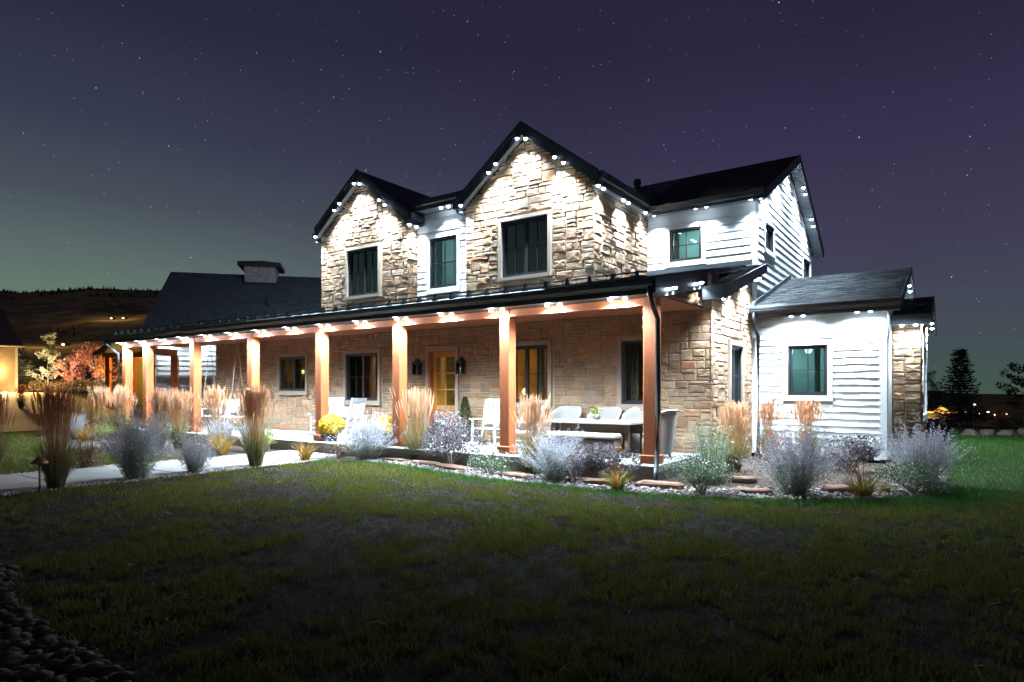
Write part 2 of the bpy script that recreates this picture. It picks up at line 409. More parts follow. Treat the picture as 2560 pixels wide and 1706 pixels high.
# ------------------------------------------------------------------ mesh helpers
class MB:
    def __init__(s):
        s.v = []
        s.f = []
    def add(s, vs, fs):
        o = len(s.v)
        s.v.extend([tuple(x) for x in vs])
        s.f.extend([tuple(i + o for i in f) for f in fs])
        return s
    def box(s, x0, x1, y0, y1, z0, z1):
        return s.add([(x0, y0, z0), (x1, y0, z0), (x1, y1, z0), (x0, y1, z0), (x0, y0, z1), (x1, y0, z1), (x1, y1, z1), (x0, y1, z1)],
                     [(0, 3, 2, 1), (4, 5, 6, 7), (0, 1, 5, 4), (1, 2, 6, 5), (2, 3, 7, 6), (3, 0, 4, 7)])
    def bbox(s, x0, x1, y0, y1, z0, z1, b=0.012):
        """box with chamfered vertical and horizontal edges (3 nested rings)"""
        def ring(i, z):
            return [(x0 + i, y0, z), (x1 - i, y0, z), (x1, y0 + i, z), (x1, y1 - i, z), (x1 - i, y1, z), (x0 + i, y1, z), (x0, y1 - i, z), (x0, y0 + i, z)]
        def inner(z):
            return [(x0 + b * 1.5, y0 + b, z), (x1 - b * 1.5, y0 + b, z), (x1 - b, y0 + b * 1.5, z), (x1 - b, y1 - b * 1.5, z), (x1 - b * 1.5, y1 - b, z), (x0 + b * 1.5, y1 - b, z), (x0 + b, y1 - b * 1.5, z), (x0 + b, y0 + b * 1.5, z)]
        rings = [inner(z0), ring(b, z0 + b), ring(b, z1 - b), inner(z1)]
        vs = [p for r in rings for p in r]
        fs = [tuple(range(7, -1, -1)), tuple(range(24, 32))]
        for a in range(3):
            for i in range(8):
                j = (i + 1) % 8
                fs.append((a * 8 + i, a * 8 + j, a * 8 + 8 + j, a * 8 + 8 + i))
        return s.add(vs, fs)
    def prism(s, poly, vec):
        """extrude a polygon (3D points) along vec"""
        n = len(poly)
        vec = Vector(vec)
        vs = [Vector(p) for p in poly] + [Vector(p) + vec for p in poly]
        fs = [tuple(range(n - 1, -1, -1)), tuple(range(n, 2 * n))]
        for i in range(n):
            j = (i + 1) % n
            fs.append((i, j, n + j, n + i))
        return s.add(vs, fs)
    def tube(s, pts, r, n=8, cap=True):
        pts = [Vector(p) for p in pts]
        rs = r if isinstance(r, (list, tuple)) else [r] * len(pts)
        vs = []
        for i, p in enumerate(pts):
            if i == 0:
                d = pts[1] - pts[0]
            elif i == len(pts) - 1:
                d = pts[-1] - pts[-2]
            else:
                d = (pts[i + 1] - pts[i]).normalized() + (pts[i] - pts[i - 1]).normalized()
            d = d.normalized() if d.length > 1e-9 else Vector((0, 0, 1))
            a = d.cross(Vector((0, 0, 1)))
            if a.length < 1e-3:
                a = d.cross(Vector((0, 1, 0)))
            a.normalize()
            b = d.cross(a)
            for j in range(n):
                t = 2 * math.pi * j / n + math.pi / n
                vs.append(p + (a * math.cos(t) + b * math.sin(t)) * rs[i])
        fs = []
        for i in range(len(pts) - 1):
            for j in range(n):
                q = (j + 1) % n
                fs.append((i * n + j, i * n + q, (i + 1) * n + q, (i + 1) * n + j))
        if cap:
            fs.append(tuple(range(n - 1, -1, -1)))
            fs.append(tuple(range((len(pts) - 1) * n, len(pts) * n)))
        return s.add(vs, fs)
    def lathe(s, prof, n=16, c=(0, 0, 0)):
        vs, fs = [], []
        for r, z in prof:
            for j in range(n):
                t = 2 * math.pi * j / n
                vs.append((c[0] + r * math.cos(t), c[1] + r * math.sin(t), c[2] + z))
        for i in range(len(prof) - 1):
            for j in range(n):
                q = (j + 1) % n
                fs.append((i * n + j, i * n + q, (i + 1) * n + q, (i + 1) * n + j))
        fs.append(tuple(range(n - 1, -1, -1)))
        fs.append(tuple(range((len(prof) - 1) * n, len(prof) * n)))
        return s.add(vs, fs)
    def mesh(s, name, mat, smooth=False):
        me = bpy.data.meshes.new(name)
        me.from_pydata([tuple(v) for v in s.v], [], s.f)
        me.materials.append(MATS[mat])
        if smooth:
            me.polygons.foreach_set('use_smooth', [True] * len(me.polygons))
        me.update()
        return me
    def build(s, name, mat, parent=None, smooth=False, loc=None):
        o = bpy.data.objects.new(name, s.mesh(name, mat, smooth))
        col.objects.link(o)
        if parent is not None:
            o.parent = parent
        if loc is not None:
            o.location = loc
        return o

def npmesh(name, V, Fidx, mat):
    """V (n,3), Fidx (m,k) arrays -> mesh"""
    me = bpy.data.meshes.new(name)
    V = np.asarray(V, dtype=np.float32)
    Fidx = np.asarray(Fidx, dtype=np.int32)
    m, kk = Fidx.shape
    me.vertices.add(len(V))
    me.vertices.foreach_set('co', V.ravel())
    me.loops.add(m * kk)
    me.loops.foreach_set('vertex_index', Fidx.ravel())
    me.polygons.add(m)
    me.polygons.foreach_set('loop_start', np.arange(0, m * kk, kk, dtype=np.int32))
    me.materials.append(MATS[mat])
    me.update(calc_edges=True)
    me.validate()
    return me

def link(name, me, parent=None, loc=None, rotz=None, scale=None):
    o = bpy.data.objects.new(name, me)
    col.objects.link(o)
    if parent is not None:
        o.parent = parent
    if loc is not None:
        o.location = loc
    if rotz is not None:
        o.rotation_euler = (0, 0, rotz)
    if scale is not None:
        o.scale = scale
    return o

def tag(o, label=None, cat=None, group=None, kind=None):
    if label:
        o['label'] = label
    if cat:
        o['category'] = cat
    if group:
        o['group'] = group
    if kind:
        o['kind'] = kind
    return o

def thing(name, label, cat, loc=(0, 0, 0), rotz=0.0, group=None, scale=None):
    o = bpy.data.objects.new(name, None)
    o.empty_display_size = 0.2
    col.objects.link(o)
    o.location = loc
    o.rotation_euler = (0, 0, rotz)
    if scale is not None:
        o.scale = (scale, scale, scale) if isinstance(scale, (int, float)) else scale
    return tag(o, label, cat, group)

def spot(parent, loc, power, color, size=150, blend=1.0, radius=0.02, direction=(0, 0, -1)):
    d = bpy.data.lights.new('lamp', 'SPOT')
    d.energy = power
    d.color = color
    d.spot_size = R(size)
    d.spot_blend = blend
    d.shadow_soft_size = radius
    o = bpy.data.objects.new('lamp', d)
    col.objects.link(o)
    o.parent = parent
    o.location = loc
    o.rotation_euler = Vector(direction).to_track_quat('-Z', 'Y').to_euler()
    return o

def point(parent, loc, power, color, radius=0.05):
    d = bpy.data.lights.new('lamp', 'POINT')
    d.energy = power
    d.color = color
    d.shadow_soft_size = radius
    o = bpy.data.objects.new('lamp', d)
    col.objects.link(o)
    o.parent = parent
    o.location = loc
    return o

# ------------------------------------------------------------------ setting: ground, beds, path
def smooth01(t):
    t = max(0.0, min(1.0, t))
    return t * t * (3 - 2 * t)

def ground_z(x, y):
    """gentle rise to the west, the valley falls away to the north-east"""
    z = 1.45 * smooth01((-27.0 - x) / 18.0)
    d = (y - 24.0)
    if d > 0 and x > -20:
        z -= 0.042 * d * smooth01((x + 20) / 14.0)
    return max(z, -34.0)

def terrain():
    xs = np.concatenate([np.array([-3000, -1500, -700, -300, -150, -100]), np.arange(-80, 31, 2.0), np.array([40, 60, 100, 180, 350, 800, 1600, 3000])])
    ys = np.concatenate([np.array([-600, -200, -80, -40]), np.arange(-24, 61, 2.0), np.array([70, 90, 120, 160, 220, 320, 500, 900, 1600, 3000])])
    V = [(x, y, ground_z(x, y) - 0.012) for y in ys for x in xs]
    nx = len(xs)
    Fq = [(j * nx + i, j * nx + i + 1, (j + 1) * nx + i + 1, (j + 1) * nx + i) for j in range(len(ys) - 1) for i in range(nx - 1)]
    return npmesh('ground', V, Fq, 'lawn_ground')
ground = tag(link('ground', terrain()), kind='structure')

# outline of the planting bed in front of the house (lawn edge), from the walk round to the east wing
LAWN_EDGE = [(-7.35, -1.35), (-6.9, -1.15), (-6.3, -0.92), (-5.3, -0.84), (-4.5, -0.95), (-3.7, -1.22), (-2.7, -1.44), (-1.55, -1.47), (-0.3, -1.44), (0.76, -1.36), (1.4, -1.22), (1.95, -1.04), (2.73, -0.6), (3.5, -0.02), (3.95, 0.5), (4.22, 1.12), (4.36, 2.0), (4.38, 3.2), (4.30, 4.6), (4.25, 9.5)]
def sheet(name, poly, z, mat, kind='structure', follow=False):
    vs = [(x, y, (ground_z(x, y) if follow else 0) + z) for x, y in poly]
    me = bpy.data.meshes.new(name)
    me.from_pydata(vs, [], [tuple(range(len(vs)))])
    me.materials.append(MATS[mat])
    return tag(link(name, me), kind=kind)
sheet('planting_bed', LAWN_EDGE + [(3.0, 9.5), (0.4, 5.3), (0.3, -0.2), (-7.35, -0.2)], 0.012, 'mulch')
sheet('planting_bed', [(-9.75, -0.2), (-9.75, -2.6), (-12.5, -3.2), (-16.5, -3.0), (-20.5, -2.2), (-23.5, -0.2), (-23.5, 2.8), (-20.0, 2.2), (-20.0, -0.2)], 0.012, 'mulch')

# the walk: separate poured slabs
walk = tag(MB().box(-9.6, -7.62, -0.62, -0.24, -0.03, 0.035).build('path', 'concrete'), kind='structure')
yy = -0.65
i = 0
while yy > -13.0:
    MB().bbox(-9.6, -7.62, yy - 1.78, yy, -0.05, 0.035, 0.012).build('slab', 'concrete', walk)
    yy -= 1.80
drive = sheet('driveway', [(-25.0, -30), (-24.6, -1.2), (-24.4, 0.8), (-24.4, 3.2), (-27.0, 4.6)] + [(-30, 5.2), (-33, 6.0), (-36, 6.8), (-40, 7.3), (-44, 7.0), (-44.0, -30), (-40, -30), (-36, -30), (-33, -30), (-30, -30), (-27, -30)], 0.02, 'driveway')
# follow the rising ground: rebuild as strips
me = drive.data
me.clear_geometry()
xs = np.arange(-46, -24.4, 1.0)
V = []
for x in xs:
    for y in (-30, -20, -12, -6, -2, 0.8, 3.2, 5.0 + 0.1 * (-25 - x)):
        V.append((x, y, ground_z(x, y) + 0.015))
nf = 8
me.from_pydata(V, [], [(a * nf + b, (a + 1) * nf + b, (a + 1) * nf + b + 1, a * nf + b + 1) for a in range(len(xs) - 1) for b in range(nf - 1)])
me.update()

# ------------------------------------------------------------------ the house
house = thing('farmhouse', 'white and stone two-storey farmhouse with cedar porch and rows of eave lights', 'house')

class Wall:
    def __init__(s, o, u, n):
        s.o = Vector(o)
        s.u = Vector(u).normalized()
        s.n = Vector(n).normalized()
    def pt(s, u, v, n=0.0):
        return s.o + s.u * u + s.n * n + Vector((0, 0, v))
def wbox(mb, w, u0, u1, v0, v1, n0, n1):
    b = MB().box(u0, u1, -n1, -n0, v0, v1)
    return mb.add([w.pt(x, z, -y) for x, y, z in b.v], b.f)
def wprism(mb, w, poly, n0, n1):
    return mb.prism([w.pt(u, v, n1) for u, v in poly], w.n * (n0 - n1))

def panel(name, w, u0, u1, v0, v1, holes, mat, parent, th=0.14, extra=None):
    mb = MB()
    us = sorted({u0, u1, *[h[0] for h in holes], *[h[1] for h in holes]})
    vs = sorted({v0, v1, *[h[2] for h in holes], *[h[3] for h in holes]})
    us = [u for u in us if u0 <= u <= u1]
    vs = [v for v in vs if v0 <= v <= v1]
    for a, b in zip(us, us[1:]):
        for c, d in zip(vs, vs[1:]):
            um, vm = (a + b) / 2, (c + d) / 2
            if not any(h[0] < um < h[1] and h[2] < vm < h[3] for h in holes):
                wbox(mb, w, a, b, c, d, -th, 0)
    for poly in (extra or []):
        wprism(mb, w, poly, -th, 0)
    return mb.build(name, mat, parent)

# ---- stone veneer
def stone_variant(i):
    r = random.Random(100 + i)
    def ring(ins, dep, jit, dj):
        out_ = []
        for (a, b) in ((-1, -1), (0, -1), (1, -1), (1, 0), (1, 1), (0, 1), (-1, 1), (-1, 0)):
            x = a * (0.5 - ins) + r.uniform(-jit, jit)
            z = b * (0.5 - ins) + r.uniform(-jit, jit)
            out_.append((x, -(dep + r.uniform(-dj, dj)), z))
        return out_
    vs = ring(0, 0.0, 0.0, 0) + ring(0.012, 0.022, 0.020, 0.006) + ring(0.10, 0.037, 0.04, 0.009)
    vs.append((r.uniform(-0.1, 0.1), -0.041 - r.uniform(-0.006, 0.012), r.uniform(-0.1, 0.1)))
    fs = []
    for a in (0, 8):
        for j in range(8):
            q = (j + 1) % 8
            fs.append((a + j, a + q, a + 8 + q, a + 8 + j))
    for j in range(8):
        fs.append((16 + j, 16 + (j + 1) % 8, 24))
    mb = MB()
    mb.add(vs, fs)
    return mb
SV = [stone_variant(i) for i in range(14)]
SVM = [s.mesh('stone', 'stone') for s in SV]
STONES = []          # (wall, parent, u0, u1, v0, v1, rough)
def ashlar(w, parent, u0, u1, v0, v1, holes=(), inside=None, rough=1.0, gu=0.098, gv=0.094, seed=0, big=1.0):
    r = random.Random(seed)
    nu, nv = max(1, round((u1 - u0) / gu)), max(1, round((v1 - v0) / gv))
    du, dv = (u1 - u0) / nu, (v1 - v0) / nv
    occ = [[False] * nu for _ in range(nv)]
    for j in range(nv):
        for i in range(nu):
            uc, vc = u0 + (i + 0.5) * du, v0 + (j + 0.5) * dv
            if any(h[0] - 0.02 < uc < h[1] + 0.02 and h[2] - 0.02 < vc < h[3] + 0.02 for h in holes) or (inside and not inside(uc, vc)):
                occ[j][i] = True
    sizes = [(3, 1), (4, 1), (5, 1), (2, 1), (3, 2), (4, 2), (5, 2), (2, 2), (3, 3), (4, 3), (6, 2)]
    wt = [3, 4, 3, 2, 5, 5, 3, 3, 1.6 * big, 1.6 * big, 1.2]
    for j in range(nv):
        for i in range(nu):
            if occ[j][i]:
                continue
            a, b = r.choices(sizes, wt)[0]
            a = min(a, nu - i)
            b = min(b, nv - j)
            k2 = 0
            while k2 < a and not occ[j][i + k2]:
                k2 += 1
            a = k2
            while b > 1 and any(occ[j + q][i + p2] for q in range(b) for p2 in range(a)):
                b -= 1
            # never leave a one-cell sliver
            if i + a < nu and not occ[j][i + a] and (i + a + 1 >= nu or occ[j][i + a + 1]):
                if not any(occ[j + q][i + a] for q in range(b)):
                    a += 1
            for q in range(b):
                for p2 in range(a):
                    occ[j + q][i + p2] = True
            STONES.append((w, parent, u0 + i * du, u0 + (i + a) * du, v0 + j * dv, v0 + (j + b) * dv, rough * r.uniform(0.75, 1.3), r.randrange(14)))

def stone_matrix(s):
    w, _, a, b, c, d, rough, var = s
    o = w.pt((a + b) / 2, (c + d) / 2, 0.0)
    yv = -w.n
    M = Matrix.Identity(4)
    j = 0.014
    sx, sz = max(0.04, b - a - j), max(0.04, d - c - j)
    for i2 in range(3):
        M[i2][0] = w.u[i2] * sx
        M[i2][1] = yv[i2] * rough
        M[i2][2] = (1.0 if i2 == 2 else 0.0) * sz
        M[i2][3] = o[i2]
    return M
def lay_stones(owner, limit, meshes=SVM, mat='stone'):
    """the largest in view become parts of their own, the rest one joined part"""
    def size(s):
        w, _, a, b, c, d, rough, var = s
        p = w.pt((a + b) / 2, (c + d) / 2)
        dx, dy = p.x - cam.location.x, p.y - cam.location.y
        dep = dx * FW[0] + dy * FW[1]
        cosn = max(0.0, -(dx * w.n.x + dy * w.n.y) / math.hypot(dx, dy))
        return (b - a) * (d - c) * cosn / dep ** 2
    STONES.sort(key=size, reverse=True)
    for s in STONES[:limit]:
        o = link('stone', meshes[s[7]], s[1])
        o.matrix_basis = stone_matrix(s)
    rest = STONES[limit:]
    if rest:
        mb = MB()
        for s in rest:
            M = stone_matrix(s)
            mb.add([M @ Vector(v) for v in SV[s[7]].v], SV[s[7]].f)
        tag(mb.build('stone_facing', mat, owner), kind='stuff')
    STONES.clear()

# ---- lap siding, one board at a time
def lap(w, parent, u0, u1, v0, v1, holes=(), course=0.185, lo=None, hi=None, mat='white_siding'):
    lo = lo or (lambda v: u0)
    hi = hi or (lambda v: u1)
    v = v0
    while v < v1 - 0.03:
        vt = min(v + course, v1)
        segs = [(lo(v), lo(vt), hi(v), hi(vt))]
        for h in holes:
            if min(h[3], vt) - max(h[2], v) > 0.3 * course:
                new = []
                for (a0, a1, b0, b1) in segs:
                    if h[0] > a0 and h[1] < b0:
                        new += [(a0, a1, h[0], h[0]), (h[1], h[1], b0, b1)]
                    elif h[0] <= a0 < h[1] < b0:
                        new.append((h[1], h[1], b0, b1))
                    elif a0 < h[0] < b0 <= h[1]:
                        new.append((a0, a1, h[0], h[0]))
                    elif h[0] <= a0 and h[1] >= b0:
                        pass
                    else:
                        new.append((a0, a1, b0, b1))
                segs = new
        for a0, a1, b0, b1 in segs:
            if b0 - a0 < 0.06:
                continue
            if b1 < a1:
                a1 = b1 = (a1 + b1) / 2
            o1, o2 = 0.025, 0.006
            P_ = [w.pt(a0, v - 0.012, 0.0), w.pt(b0, v - 0.012, 0.0), w.pt(b0, v - 0.012, o1), w.pt(a0, v - 0.012, o1), w.pt(a1, vt, 0.0), w.pt(b1, vt, 0.0), w.pt(b1, vt, o2), w.pt(a1, vt, o2)]
            MB().add(P_, [(0, 1, 2, 3), (7, 6, 5, 4), (3, 2, 6, 7), (0, 3, 7, 4), (1, 5, 6, 2), (0, 4, 5, 1)]).build('board', mat, parent)
        v += course

# ---- windows
def window(w, u0, u1, v0, v1, parent, sashes=2, cols=2, rows=2, trim=0.10, tmat='limestone', room='room_dark', tn=0.062, deep=1.3, curtain=None, sill=0.13, tr=True, warm=None):
    fr = MB()
    t = 0.045
    for a, b, c, d in ((u0, u0 + t, v0, v1), (u1 - t, u1, v0, v1), (u0 + t, u1 - t, v0, v0 + t), (u0 + t, u1 - t, v1 - t, v1)):
        wbox(fr, w, a, b, c, d, -0.10, 0.012)
    win = fr.build('window', 'window_frame', parent)
    if tr:
        tm = MB()
        wbox(tm, w, u0 - trim, u1 + trim, v1, v1 + trim, -0.02, tn)
        wbox(tm, w, u0 - trim, u0, v0, v1, -0.02, tn - 0.003)
        wbox(tm, w, u1, u1 + trim, v0, v1, -0.02, tn - 0.003)
        wbox(tm, w, u0 - trim - 0.01, u1 + trim + 0.01, v0 - sill, v0, -0.02, tn + 0.018)
        tm.build('trim', tmat, win)
    a0, a1 = u0 + t, u1 - t
    sw = (a1 - a0) / sashes
    for i2 in range(sashes):
        s0, s1 = a0 + i2 * sw, a0 + (i2 + 1) * sw
        sb = MB()
        f = 0.038
        c0, c1 = v0 + t, v1 - t
        for a, b, c, d in ((s0 + 0.003, s0 + f, c0, c1), (s1 - f, s1 - 0.003, c0, c1), (s0 + f, s1 - f, c0, c0 + f), (s0 + f, s1 - f, c1 - f, c1)):
            wbox(sb, w, a, b, c, d, -0.085, -0.022)
        for q in range(1, cols):
            um = s0 + f + (s1 - s0 - 2 * f) * q / cols
            wbox(sb, w, um - 0.009, um + 0.009, c0 + f, c1 - f, -0.07, -0.034)
        for q in range(1, rows):
            vm = c0 + f + (c1 - c0 - 2 * f) * q / rows
            wbox(sb, w, s0 + f, s1 - f, vm - 0.009, vm + 0.009, -0.068, -0.036)
        sb.build('sash', 'window_frame', win)
        wbox(MB_ := MB(), w, s0 + f - 0.004, s1 - f + 0.004, c0 + f - 0.004, c1 - f + 0.004, -0.056, -0.050)
        MB_.build('pane', 'teal_glass' if room == 'room_teal' else 'window_glass', win)
    rm = MB()
    e = 0.25
    q = [w.pt(u0 - e, v0 - e, -0.12), w.pt(u1 + e, v0 - e, -0.12), w.pt(u1 + e, v1 + e, -0.12), w.pt(u0 - e, v1 + e, -0.12),
         w.pt(u0 - e, v0 - e, -deep), w.pt(u1 + e, v0 - e, -deep), w.pt(u1 + e, v1 + e, -deep), w.pt(u0 - e, v1 + e, -deep)]
    rm.add(q, [(0, 1, 5, 4), (1, 2, 6, 5), (2, 3, 7, 6), (3, 0, 4, 7), (4, 5, 6, 7)])
    rm.build('room', room, win)
    if curtain:
        for (ca, cb) in curtain:
            cm = MB()
            n = max(6, int((cb - ca) / 0.03))
            vs = []
            for i2 in range(n + 1):
                uu = ca + (cb - ca) * i2 / n
                nn = -0.22 - 0.025 * math.sin(i2 * 1.35)
                vs += [w.pt(uu, v0 - 0.1, nn), w.pt(uu, v1 + 0.1, nn)]
            cm.add(vs, [(2 * i2, 2 * i2 + 2, 2 * i2 + 3, 2 * i2 + 1) for i2 in range(n)])
            cm.build('curtain', 'curtain', win)
    if warm:  # warm lamps are added, standing in for lit houses mirrored in the glass
        pu, pv, pn, pw = warm
        lb = MB().lathe([(0.001, -0.09), (0.06, -0.07), (0.09, 0.0), (0.06, 0.07), (0.001, 0.09)], 12)
        c = w.pt(pu, pv, pn)
        b = MB().add([Vector(v) + c for v in lb.v], lb.f).build('room_fill_lamp', 'cool_glow' if room == 'room_teal' else 'candle_glow', win)
        point(b, c + w.n * 0.12, pw, (0.75, 1.0, 0.95) if room == 'room_teal' else (1.0, 0.60, 0.14), 0.06)
    return win

# ---- LED eave lights
_h = MB().lathe([(0.046, 0.0), (0.046, 0.018), (0.028, 0.030)], 10).mesh('eave_light', 'dark_metal')
_l = MB().lathe([(0.005, -0.040), (0.026, -0.034), (0.040, -0.016), (0.043, -0.001)], 12).mesh('lens', 'led_glow', True)
MATS['led_glow'].cycles.emission_sampling = 'NONE'
def led(x, y, z, power=1.0, parent=None, size=108, direction=(0, 0, -1), blend=1.0):
    o = link('eave_light', _h, parent or house, (x, y, z))
    link('lens', _l, o)
    spot(o, (0, 0, -0.05), LED_POWER * power * random.uniform(0.85, 1.15), LED_COL, size, blend, 0.05, direction)
    return o

FR = Wall((0, 2.25, 0), (1, 0, 0), (0, -1, 0))
MIDS = Wall((0, 2.62, 0), (1, 0, 0), (0, -1, 0))
RS = Wall((0, 5.25, 0), (1, 0, 0), (0, -1, 0))
RW = Wall((0.52, 0, 0), (0, 1, 0), (1, 0, 0))
MSD = Wall((-2.11, 0, 0), (0, 1, 0), (1, 0, 0))
LSD = Wall((-7.80, 0, 0), (0, 1, 0), (1, 0, 0))

# ---- porch deck and step
deck = MB()
deck.bbox(-19.75, 0.36, -0.26, 2.25, 0.17, 0.30, 0.014)
deck.box(-19.70, 0.31, -0.20, 2.25, -0.1, 0.168)
deck.build('porch_deck', 'concrete', house)
MB().bbox(-7.25, -5.85, 1.80, 2.19, 0.301, 0.475, 0.012).build('door_step', 'concrete', house)

# ---- lower front wall
W1, W2, W3, W4 = (-13.50, -12.17, 1.56, 2.655), (-10.29, -8.94, 1.285, 2.655), (-4.56, -3.28, 1.285, 2.645), (-1.42, -0.74, 1.28, 2.645)
DOOR = (-7.02, -6.08, 0.475, 2.615)
fw_obj = panel('front_wall', FR, -17.29, 0.52, 0.0, 3.95, [W1, W2, W3, W4, DOOR], 'mortar', house)
def grow(h, m, ms=None):
    return (h[0] - m, h[1] + m, h[2] - (ms if ms is not None else m), h[3] + m)
ashlar(FR, fw_obj, -17.29, 0.56, 0.31, 3.22, [grow(W1, .1, .13), grow(W2, .1, .13), grow(W3, .1, .13), grow(W4, .1, .13), (DOOR[0] - .1, DOOR[1] + .1, 0, DOOR[3] + .1), (-7.25, -5.85, 0, 0.475)], seed=3, rough=0.5, gu=0.086, gv=0.080)
window(FR, *W1, house, 2, 2, 2, curtain=[(-13.1, -12.75)], warm=(-13.45, 2.2, -0.9, 22.0), room='room_warm')
window(FR, *W2, house, 2, 2, 2, room='room_dark', warm=(-9.2, 1.25, -1.0, 7.0), curtain=[(-10.25, -9.75), (-9.45, -9.1)])
window(FR, *W3, house, 2, 2, 2, room='room_warm', warm=(-4.3, 1.55, -0.55, 60.0), curtain=[(-3.72, -3.55)])
window(FR, *W4, house, 1, 2, 2, room='room_dark', warm=(-0.7, 1.6, -1.0, 5.0), curtain=[(-1.32, -1.15)])

# front door
dm = MB()
wbox(dm, FR, DOOR[0] - 0.1, DOOR[1] + 0.1, DOOR[3], DOOR[3] + 0.1, -0.02, 0.062)
wbox(dm, FR, DOOR[0] - 0.1, DOOR[0], 0.475, DOOR[3], -0.02, 0.059)
wbox(dm, FR, DOOR[1], DOOR[1] + 0.1, 0.475, DOOR[3], -0.02, 0.059)
jm = MB()
wbox(jm, FR, DOOR[0], DOOR[0] + 0.035, 0.475, DOOR[3], -0.2, 0.02)
wbox(jm, FR, DOOR[1] - 0.035, DOOR[1], 0.475, DOOR[3], -0.2, 0.02)
wbox(jm, FR, DOOR[0] + 0.035, DOOR[1] - 0.035, DOOR[3] - 0.035, DOOR[3], -0.2, 0.02)
ds = MB()
d0, d1 = DOOR[0] + 0.04, DOOR[1] - 0.04
g0, g1, gb, gt = d0 + 0.11, d1 - 0.11, 1.18, 2.46
for a, b, c, d in ((d0, g0, 0.48, 2.575), (g1, d1, 0.48, 2.575), (g0, g1, gt, 2.575), (g0, g1, gb - 0.12, gb), (g0, g1, 0.48, 0.68)):
    wbox(ds, FR, a, b, c, d, -0.165, -0.115)
gm = (g0 + g1) / 2
wbox(ds, FR, gm - 0.016, gm + 0.016, gb, gt, -0.158, -0.122)
for vv in (1.60, 2.03):
    wbox(ds, FR, g0, g1, vv - 0.016, vv + 0.016, -0.156, -0.124)
door = ds.build('door', 'door_wood', house)
dm.build('door_trim', 'limestone', door)
jm.build('door_jamb', 'cedar_upright', door)
wbox(pm := MB(), FR, g0, g1, 0.68, gb - 0.12, -0.155, -0.130)
pm.build('door_panel', 'door_wood', door)
wbox(pm := MB(), FR, g0 + 0.04, g1 - 0.04, 0.74, gb - 0.18, -0.130, -0.119)
pm.build('door_panel', 'door_wood', door)
for (a, b) in ((g0, gm - 0.016), (gm + 0.016, g1)):
    for (c, d) in ((gb, 1.584), (1.616, 2.014), (2.046, gt)):
        wbox(pm := MB(), FR, a, b, c, d, -0.142, -0.136)
        pm.build('pane', 'window_glass', door)
hm = MB()
hm.tube([FR.pt(d1 - 0.06, 1.40, -0.115), FR.pt(d1 - 0.06, 1.40, -0.06), FR.pt(d1 - 0.16, 1.40, -0.06)], 0.012, 8)
hm.build('door_handle', 'dark_metal', door)
# hall behind the door
e = 0.4
q = [FR.pt(DOOR[0] - e, 0.45, -0.2), FR.pt(DOOR[1] + e, 0.45, -0.2), FR.pt(DOOR[1] + e, 3.0, -0.2), FR.pt(DOOR[0] - e, 3.0, -0.2), FR.pt(DOOR[0] - e, 0.45, -2.2), FR.pt(DOOR[1] + e, 0.45, -2.2), FR.pt(DOOR[1] + e, 3.0, -2.2), FR.pt(DOOR[0] - e, 3.0, -2.2)]
MB().add(q, [(0, 1, 5, 4), (1, 2, 6, 5), (2, 3, 7, 6), (3, 0, 4, 7), (4, 5, 6, 7)]).build('hall', 'room_dark', door)
hl = MB().lathe([(0.05, 0), (0.10, 0.05), (0.13, 0.18), (0.06, 0.26)], 12)
hl = MB().add([Vector(v) + Vector((-6.75, 3.6, 1.25)) for v in hl.v], hl.f).build('added_hall_lamp', 'candle_glow', door)
point(hl, (-6.75, 2.95, 1.0), 95.0, (1.0, 0.58, 0.08), 0.06)  # added lamp, standing in for lit houses reflected in the door glass

# ---- posts, beams, ceiling
PX = [0.03, -3.06, -6.10, -8.85, -11.83, -14.86, -17.83, -19.28]
for x in PX:
    pz = MB().bbox(x, x + 0.235, -0.012, 0.235, 0.30, 3.196, 0.010).build('post', 'cedar_upright', house)
    MB().bbox(x - 0.04, x + 0.275, -0.052, 0.275, 0.301, 0.455, 0.012).build('post_base', 'cedar_upright', pz)
for a, b in zip(PX[1:], PX[:-1]):
    MB().bbox(a + 0.24, b - 0.004, 0.004, 0.225, 3.05, 3.196, 0.006).build('beam', 'cedar_beam', house)
ceil = MB().box(-19.5, 0.34, 0.24, 2.24, 3.235, 3.25).build('porch_ceiling', 'ceiling_wood', house)
yy = 0.245
while yy < 2.16:
    MB().box(-19.5, 0.345, yy, yy + 0.134, 3.205, 3.232).build('plank', 'ceiling_wood', ceil)
    yy += 0.141

# ---- porch roof
def proof(y):
    return 3.43 + 0.2 * (y + 0.42)
def slab(poly, t):
    return MB().prism(poly, (0, 0, -t))
rp = slab([(-19.6, -0.42, proof(-0.42)), (0.41, -0.42, proof(-0.42)), (0.41, 2.27, proof(2.27)), (-19.6, 2.27, proof(2.27))], 0.10)
rp2 = slab([(-2.0, 2.27, proof(2.27)), (0.41, 2.27, proof(2.27)), (0.41, 5.25, proof(5.25)), (-2.0, 5.25, proof(5.25))], 0.10)
rp.add(rp2.v, rp2.f)
rp2 = slab([(-17.3, 2.27, proof(2.27)), (-11.5, 2.27, proof(2.27)), (-11.5, 6.6, proof(6.6)), (-17.3, 6.6, proof(6.6))], 0.10)
rp.add(rp2.v, rp2.f)
porch_roof = rp.build('porch_roof', 'roof_dark', house)
MB().box(-19.6, 0.41, -0.448, -0.42, 3.185, 3.405).build('fascia', 'fascia', porch_roof)
MB().box(-19.6, 0.36, -0.42, 0.0, 3.198, 3.215).build('soffit', 'fascia', porch_roof)
gp = [(-0.45, 3.27), (-0.51, 3.27), (-0.565, 3.33), (-0.565, 3.355), (-0.575, 3.375), (-0.575, 3.41), (-0.565, 3.41), (-0.56, 3.385), (-0.45, 3.385)]
